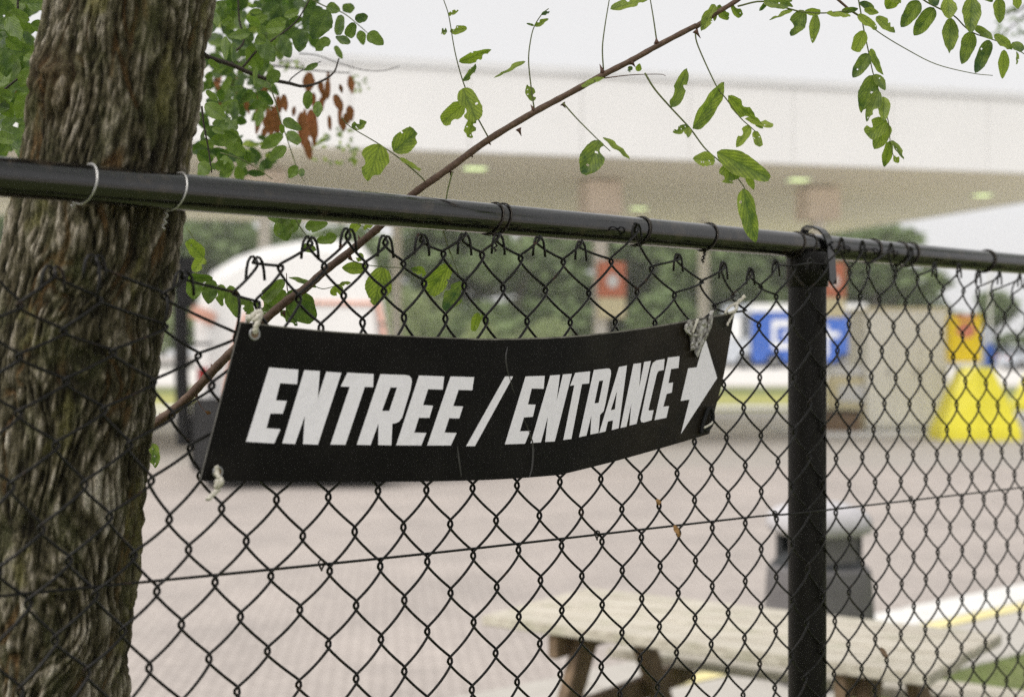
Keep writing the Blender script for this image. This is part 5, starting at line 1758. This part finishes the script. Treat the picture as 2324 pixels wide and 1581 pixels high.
lob2 = [(rc2.uniform(-1.5, 1.7), rc2.uniform(-1.7, 1.6), rc2.uniform(2.6, 5.8), rc2.uniform(.6, .95)) for _ in range(13)]  # unseen crown, placed to give the rail a dark reflection
while len(cf2) < 6500:
    lx, ly, lz, lr = rc2.choice(lob2)
    d0 = Vector((rc2.gauss(0, 1), rc2.gauss(0, 1), rc2.gauss(0, 1))).normalized()
    p = tl2 + Vector((lx, ly, lz)) + d0 * lr * (.4 + .6 * rc2.random())
    if p.x / p.y < 0.385 and (p.z - H) / p.y < 0.27: continue
    d = Vector((rc2.gauss(0, 1), rc2.gauss(0, 1), rc2.gauss(0, .7))).normalized()
    w = d.cross(Vector((rc2.gauss(0, 1), rc2.gauss(0, 1), rc2.gauss(0, 1)))).normalized()
    l_ = rc2.uniform(.03, .055); b = len(cv2)
    cv2 += [p - d * l_, p - d * l_ * .3 + w * l_ * .5, p + d * l_ * .5 + w * l_ * .4, p + d * l_, p + d * l_ * .5 - w * l_ * .4, p - d * l_ * .3 - w * l_ * .5]
    cf2.append([b, b + 1, b + 2, b + 3, b + 4, b + 5]); cu2 += [(.5, 0), (1, .35), (.9, .75), (.5, 1), (.1, .75), (0, .35)]
tag(mk('crown', cv2, cf2, M['crown'], tree2, uvs=cu2), kind='stuff')
tw2 = stalk('F3', [(1950, 60), (1800, 150), (1700, 230), (1600, 330)], tree2, 5.6, .006, .002, M['twig'], 'twig')
tw3 = stalk('F3', [(1900, -20), (1760, 90), (1660, 110), (1560, 130)], tree2, 5.4, .006, .002, M['twig'], 'twig')
for _ in range(34):
    x = random.uniform(1540, 1830); y = random.uniform(80, 360); a_ = random.uniform(0, 6.28); ln = random.uniform(34, 60)
    lf('F3', (x, y), (x + math.cos(a_) * ln, y + math.sin(a_) * ln), ln * .5, tw2 if y > 190 else tw3, 5.5 + random.uniform(-.3, .3), M['leaf_dark'], eaten=0)

# branch with leaves and pods to the right of the trunk
br_ = stalk('F1', [(60, 480), (130, 520), (340, 590), (600, 700), (840, 750), (980, 780), (1120, 745), (1250, 660), (1300, 530)], tree, 2.22, .0045, .0012, M['twig'], 'branch', dY=.1)
b2 = stalk('F1', [(850, 740), (880, 700), (980, 630), (1140, 555)], tree, 2.3, .0012, .0007, M['twig'], 'twig')
b3 = stalk('F1', [(660, 740), (720, 900), (770, 1080), (820, 1220), (870, 1370), (930, 1540), (990, 1640)], tree, 2.25, .0011, .0006, M['stalk'], 'leaf_stalk')
b4 = stalk('F1', [(60, 960), (80, 1130), (120, 1340), (150, 1560)], tree, 2.0, .0016, .0009, M['twig'], 'twig')
b5 = stalk('F1', [(1060, 0), (1180, 60), (1340, 120), (1480, 230), (1560, 300)], tree, 2.25, .0012, .0006, M['stalk'], 'leaf_stalk')
b6 = stalk('F1', [(340, 590), (350, 480), (440, 380), (400, 180), (390, 0), (380, -100)], tree, 2.4, .0022, .0014, M['twig'], 'twig')
b7 = stalk('F1', [(430, 610), (560, 460), (720, 350), (900, 210), (1000, 60), (1060, -60)], tree, 2.3, .0020, .0010, M['twig'], 'twig')
b8 = stalk('F1', [(230, 1380), (420, 1440), (560, 1520), (700, 1620)], tree, 2.1, .0010, .0006, M['stalk'], 'leaf_stalk')
b9 = stalk('F1', [(940, 485), (1100, 500), (1300, 570), (1500, 630), (1700, 640), (1850, 600)], tree, 2.9, .0012, .0008, M['twig'], 'twig')
F1 = [((205, 10), (280, 160), 130, b6), ((330, 150), (240, 230), 95, b6), ((560, 40), (480, 75), 32, b6), ((600, 100), (490, 110), 58, b6), ((590, 230), (450, 150), 86, b6), ((500, 300), (300, 330), 96, b6), ((270, 330), (270, 530), 84, b6), ((350, 380), (350, 570), 64, br_),
      ((820, 180), (650, 250), 108, b7), ((940, 100), (800, 150), 90, b7), ((1150, 70), (970, 230), 175, b7), ((1200, 90), (1060, 350), 215, b7), ((960, 260), (940, 470), 165, b7), ((760, 320), (860, 520), 155, b7), ((640, 260), (820, 240), 125, b7), ((560, 340), (720, 560), 165, b7), ((480, 420), (600, 640), 165, b7), ((640, 380), (520, 330), 105, b7),
      ((1185, 60), (1315, 100), 112, b5), ((1340, 105), (1440, 40), 110, b5), ((1445, 180), (1562, 150), 100, b5), ((1320, 135), (1290, 345), 100, b5), ((1440, 205), (1370, 375), 112, b5), ((1405, 390), (1268, 330), 84, b5), ((1490, 275), (1520, 405), 88, b5), ((1560, 300), (1700, 400), 130, b5),
      ((1210, 345), (1088, 465), 112, b7), ((1265, 415), (1332, 535), 62, br_), ((1112, 575), (988, 640), 62, b2), ((760, 640), (650, 760), 122, br_), ((640, 730), (690, 800), 80, b3), ((570, 830), (710, 945), 104, br_), ((550, 590), (550, 790), 64, br_), ((120, 540), (222, 622), 62, br_),
      ((100, 820), (205, 910), 64, b4), ((90, 940), (275, 1070), 145, b4), ((280, 1070), (395, 1190), 112, b4), ((150, 1160), (270, 1205), 60, b4), ((390, 1240), (145, 1280), 155, b4), ((300, 1295), (455, 1400), 132, b8), ((460, 1370), (490, 1482), 70, b8),
      ((795, 1212), (595, 1345), 122, b3), ((822, 1320), (660, 1455), 112, b3), ((828, 1192), (975, 1312), 105, b3), ((795, 1082), (965, 1172), 104, b3), ((785, 1120), (790, 1210), 56, b3), ((1025, 820), (1010, 985), 100, b2), ((1110, 915), (1110, 1062), 96, b2), ((920, 1495), (850, 1610), 104, b3), ((470, 1560), (640, 1572), 66, b8),
      ((20, 1380), (160, 1455), 125, b4), ((230, 1430), (345, 1505), 104, b8), ((60, 1260), (105, 1165), 60, b4), ((180, 1480), (340, 1540), 130, b8), ((30, 1480), (150, 1560), 120, b4), ((960, 1520), (970, 1610), 60, b3), ((170, 20), (200, 230), 110, b6), ((230, 80), (330, 110), 80, b6)]
for i, (b, tt, w, par) in enumerate(F1):
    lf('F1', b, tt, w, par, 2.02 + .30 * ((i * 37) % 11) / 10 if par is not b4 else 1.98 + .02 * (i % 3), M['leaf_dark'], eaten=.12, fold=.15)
pods = [((220, 640), (190, 800), 62), ((400, 740), (388, 870), 44), ((450, 880), (492, 1030), 42), ((600, 920), (555, 1215), 58), ((640, 1050), (660, 1200), 60), ((700, 1050), (715, 1195), 70), ((760, 1080), (740, 1220), 55), ((800, 850), (822, 1005), 52), ((900, 960), (888, 1052), 34), ((1035, 650), (1022, 840), 90),
        ((960, 1010), (962, 1210), 62), ((1050, 980), (1062, 1255), 80), ((1000, 1240), (1042, 1450), 66), ((1160, 800), (1172, 925), 44), ((1260, 850), (1330, 1010), 66), ((1400, 680), (1420, 850), 54), ((1310, 760), (1330, 850), 30), ((1395, 950), (1412, 1100), 60), ((1310, 960), (1308, 1135), 34), ((1212, 1040), (1222, 1185), 34),
        ((1205, 640), (1198, 790), 28), ((232, 860), (228, 985), 46), ((1010, 1100), (1000, 1300), 60), ((1090, 1120), (1070, 1330), 50), ((640, 1150), (610, 1260), 50), ((1360, 1020), (1380, 1130), 50), ((940, 1130), (985, 1330), 50)]
pst = stalk('F1', [(130, 520), (400, 560), (760, 600), (1100, 640), (1400, 660)], tree, 3.1, .003, .0012, M['twig'], 'pod_twig')
for _ in range(22):
    px_ = random.choice((random.uniform(930, 1110), random.uniform(560, 800), random.uniform(1130, 1420), random.uniform(130, 480)))
    py_ = random.uniform(640, 1150) if px_ > 500 else random.uniform(620, 800)
    ll_ = random.uniform(120, 210)
    pods.append(((px_, py_), (px_ + random.uniform(-25, 25), py_ + ll_), random.uniform(34, 52)))
for b, tt, w in pods:
    SEED[0] += 1
    Yp = 3.0 + random.uniform(-.15, .25)
    leaflet(Pc('F1', *b, Yp), Pc('F1', *tt, Yp + .02), 1.3 * w / CROPS['F1'][2] * SC / F * Yp, pst, M['pod'], 'seed_pod', SEED[0], eaten=0.0, true_ratio=.25, fold=.1)
# softer leaves further back
far_a = stalk('F1', [(760, 560), (900, 560), (1000, 600)], tree, 3.6, .002, .001, M['twig'], 'twig')
def scatter(n_, box, Ys, parent, mat, size=(55, 100), crop='F1', ecc=.5, eaten=.05):
    for _ in range(n_):
        x = random.uniform(box[0], box[2]); y = random.uniform(box[1], box[3]); a = random.uniform(-.5, 3.6)
        Yv = random.uniform(*Ys); ln = random.uniform(*size) * (2.25 / Yv)
        lf(crop, (x, y), (x + math.cos(a) * ln, y + math.sin(a) * ln), ln * ecc, parent, Yv, mat, dy=random.uniform(-.02, .02), eaten=eaten, fold=.12)
scatter(12, (790, 545, 980, 630), (3.5, 3.8), far_a, M['leaf'])
scatter(14, (1400, 660, 1570, 820), (3.5, 3.8), far_a, M['leaf'], (50, 80))
scatter(30, (1080, 1170, 1460, 1460), (3.5, 3.9), far_a, M['leaf'], (80, 110))
far_b = stalk('F1', [(100, 700), (300, 760), (500, 820), (640, 880)], tree, 3.0, .002, .001, M['twig'], 'twig')
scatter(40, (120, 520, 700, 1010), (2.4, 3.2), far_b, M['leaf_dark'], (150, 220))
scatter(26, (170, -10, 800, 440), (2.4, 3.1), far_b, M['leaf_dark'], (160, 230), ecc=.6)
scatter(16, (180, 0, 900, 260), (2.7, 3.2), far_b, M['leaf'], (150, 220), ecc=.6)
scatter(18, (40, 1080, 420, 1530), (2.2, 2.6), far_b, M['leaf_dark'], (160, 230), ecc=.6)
scatter(8, (420, 1240, 640, 1520), (2.6, 3.2), far_b, M['leaf'], (90, 120))
# the mass of leaves behind those built one by one
fv2, ff2, fu2 = [], [], []
rf_ = random.Random(77)
def mass(n_, crop, box, Ys, size):
    for _ in range(n_):
        x = rf_.uniform(box[0], box[2]); y = rf_.uniform(box[1], box[3]); Yv = rf_.uniform(*Ys)
        p = Pc(crop, x, y, Yv); ln = rf_.uniform(*size) / CROPS[crop][2] * SC / F * 2.25 * .5
        d = Vector((rf_.gauss(0, 1), rf_.gauss(0, .6), rf_.gauss(0, 1))).normalized()
        w = d.cross(Vector((rf_.gauss(0, .4), 1, rf_.gauss(0, .4)))).normalized()
        b = len(fv2)
        for kx, ky in ((-1, 0), (-.75, .38), (-.3, .6), (.25, .6), (.75, .4), (1, 0), (.75, -.4), (.25, -.6), (-.3, -.6), (-.75, -.38)):
            fv2.append(p + d * ln * kx + w * ln * ky); fu2.append((.5 + ky * .8, .5 + kx * .5))
        ff2.append(list(range(b, b + 10)))
mass(70, 'F1', (90, -40, 820, 520), (2.5, 3.3), (140, 220))
mass(45, 'F1', (700, -40, 1080, 380), (2.5, 3.1), (150, 220))
mass(48, 'F1', (70, 520, 640, 1010), (2.4, 3.3), (130, 210))
mass(26, 'F1', (20, 1080, 440, 1540), (2.2, 2.8), (140, 220))
mass(16, 'F1', (420, 1240, 700, 1560), (2.8, 3.4), (140, 200))
mass(60, 'K2', (-1330, -30, -1060, 930), (2.2, 3.0), (110, 170))
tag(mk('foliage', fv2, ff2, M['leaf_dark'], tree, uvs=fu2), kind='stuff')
# leaves to the left of the trunk
lb = stalk('K2', [(-1390, 520), (-1200, 380), (-1160, 160), (-1150, -60)], tree, 2.25, .003, .0016, M['twig'], 'twig')
lb2 = stalk('K2', [(-1300, 620), (-1180, 520), (-1050, 420)], tree, 2.1, .0022, .001, M['twig'], 'twig')
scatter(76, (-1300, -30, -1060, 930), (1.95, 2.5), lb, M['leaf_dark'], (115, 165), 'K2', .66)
scatter(16, (-1290, 60, -1080, 500), (2.4, 2.8), lb2, M['leaf'], (70, 110), 'K2', .55)
for b, tt in (((-1262, 560), (-1210, 600)), ((-1240, 600), (-1200, 640)), ((-1255, 620), (-1265, 690)), ((-1190, 560), (-1160, 590))):
    lf('K2', b, tt, 28, lb2, 2.3, M['pod'], eaten=0)

# scraps caught in the mesh
for crop, b, tt, w, lab in (('C6', (1598, 355), (1640, 425), 34, 'crumpled tan dry leaf scrap caught on the horizontal fence wire under the sign'),
                            ('C5', (995, 1262), (1040, 1340), 30, 'dark brown dried leaf scrap hooked in the mesh in front of the picnic table'),
                            ('C6', (1472, 172), (1500, 205), 24, 'tiny rusty orange leaf scrap on a wire knot below the sign')):
    u, v_ = uv_of(crop, *b)
    Yw = fence_at(u, v_, MESH_OFF + 0.006).y
    base = Pc(crop, *b, Yw)
    root = thing('leaf_scrap', base, lab, 'leaf scrap', 'dried leaf scraps on the fence')
    for k in range(3):
        SEED[0] += 1
        ta = Pc(crop, tt[0] + random.uniform(-14, 14), tt[1] + random.uniform(-14, 14), Yw - 0.004 * k)
        leaflet(base, ta, w / CROPS[crop][2] * SC / F * Yw, root, M['scrap'] if 'dark' not in lab else M['wood_dark'], 'blade', SEED[0], eaten=.8, fold=.5, curl=.4)

# ------------------------------------------------------------------ thin haze
hm = bpy.data.materials.new('haze_air'); hm.use_nodes = True
hn = hm.node_tree.nodes; hn.clear()
ho = hn.new('ShaderNodeOutputMaterial'); hv = hn.new('ShaderNodeVolumePrincipled')
hv.inputs['Color'].default_value = (0.93, 0.93, 0.92, 1)
hv.inputs['Density'].default_value = 0.0006
hm.node_tree.links.new(hv.outputs[0], ho.inputs['Volume'])
m = MB(); m.box((0, 95, 9.0), Vector((250, 0, 0)), Vector((0, 165, 0)), Vector((0, 0, 10.5)))
tag(m.build('haze', hm), kind='stuff')
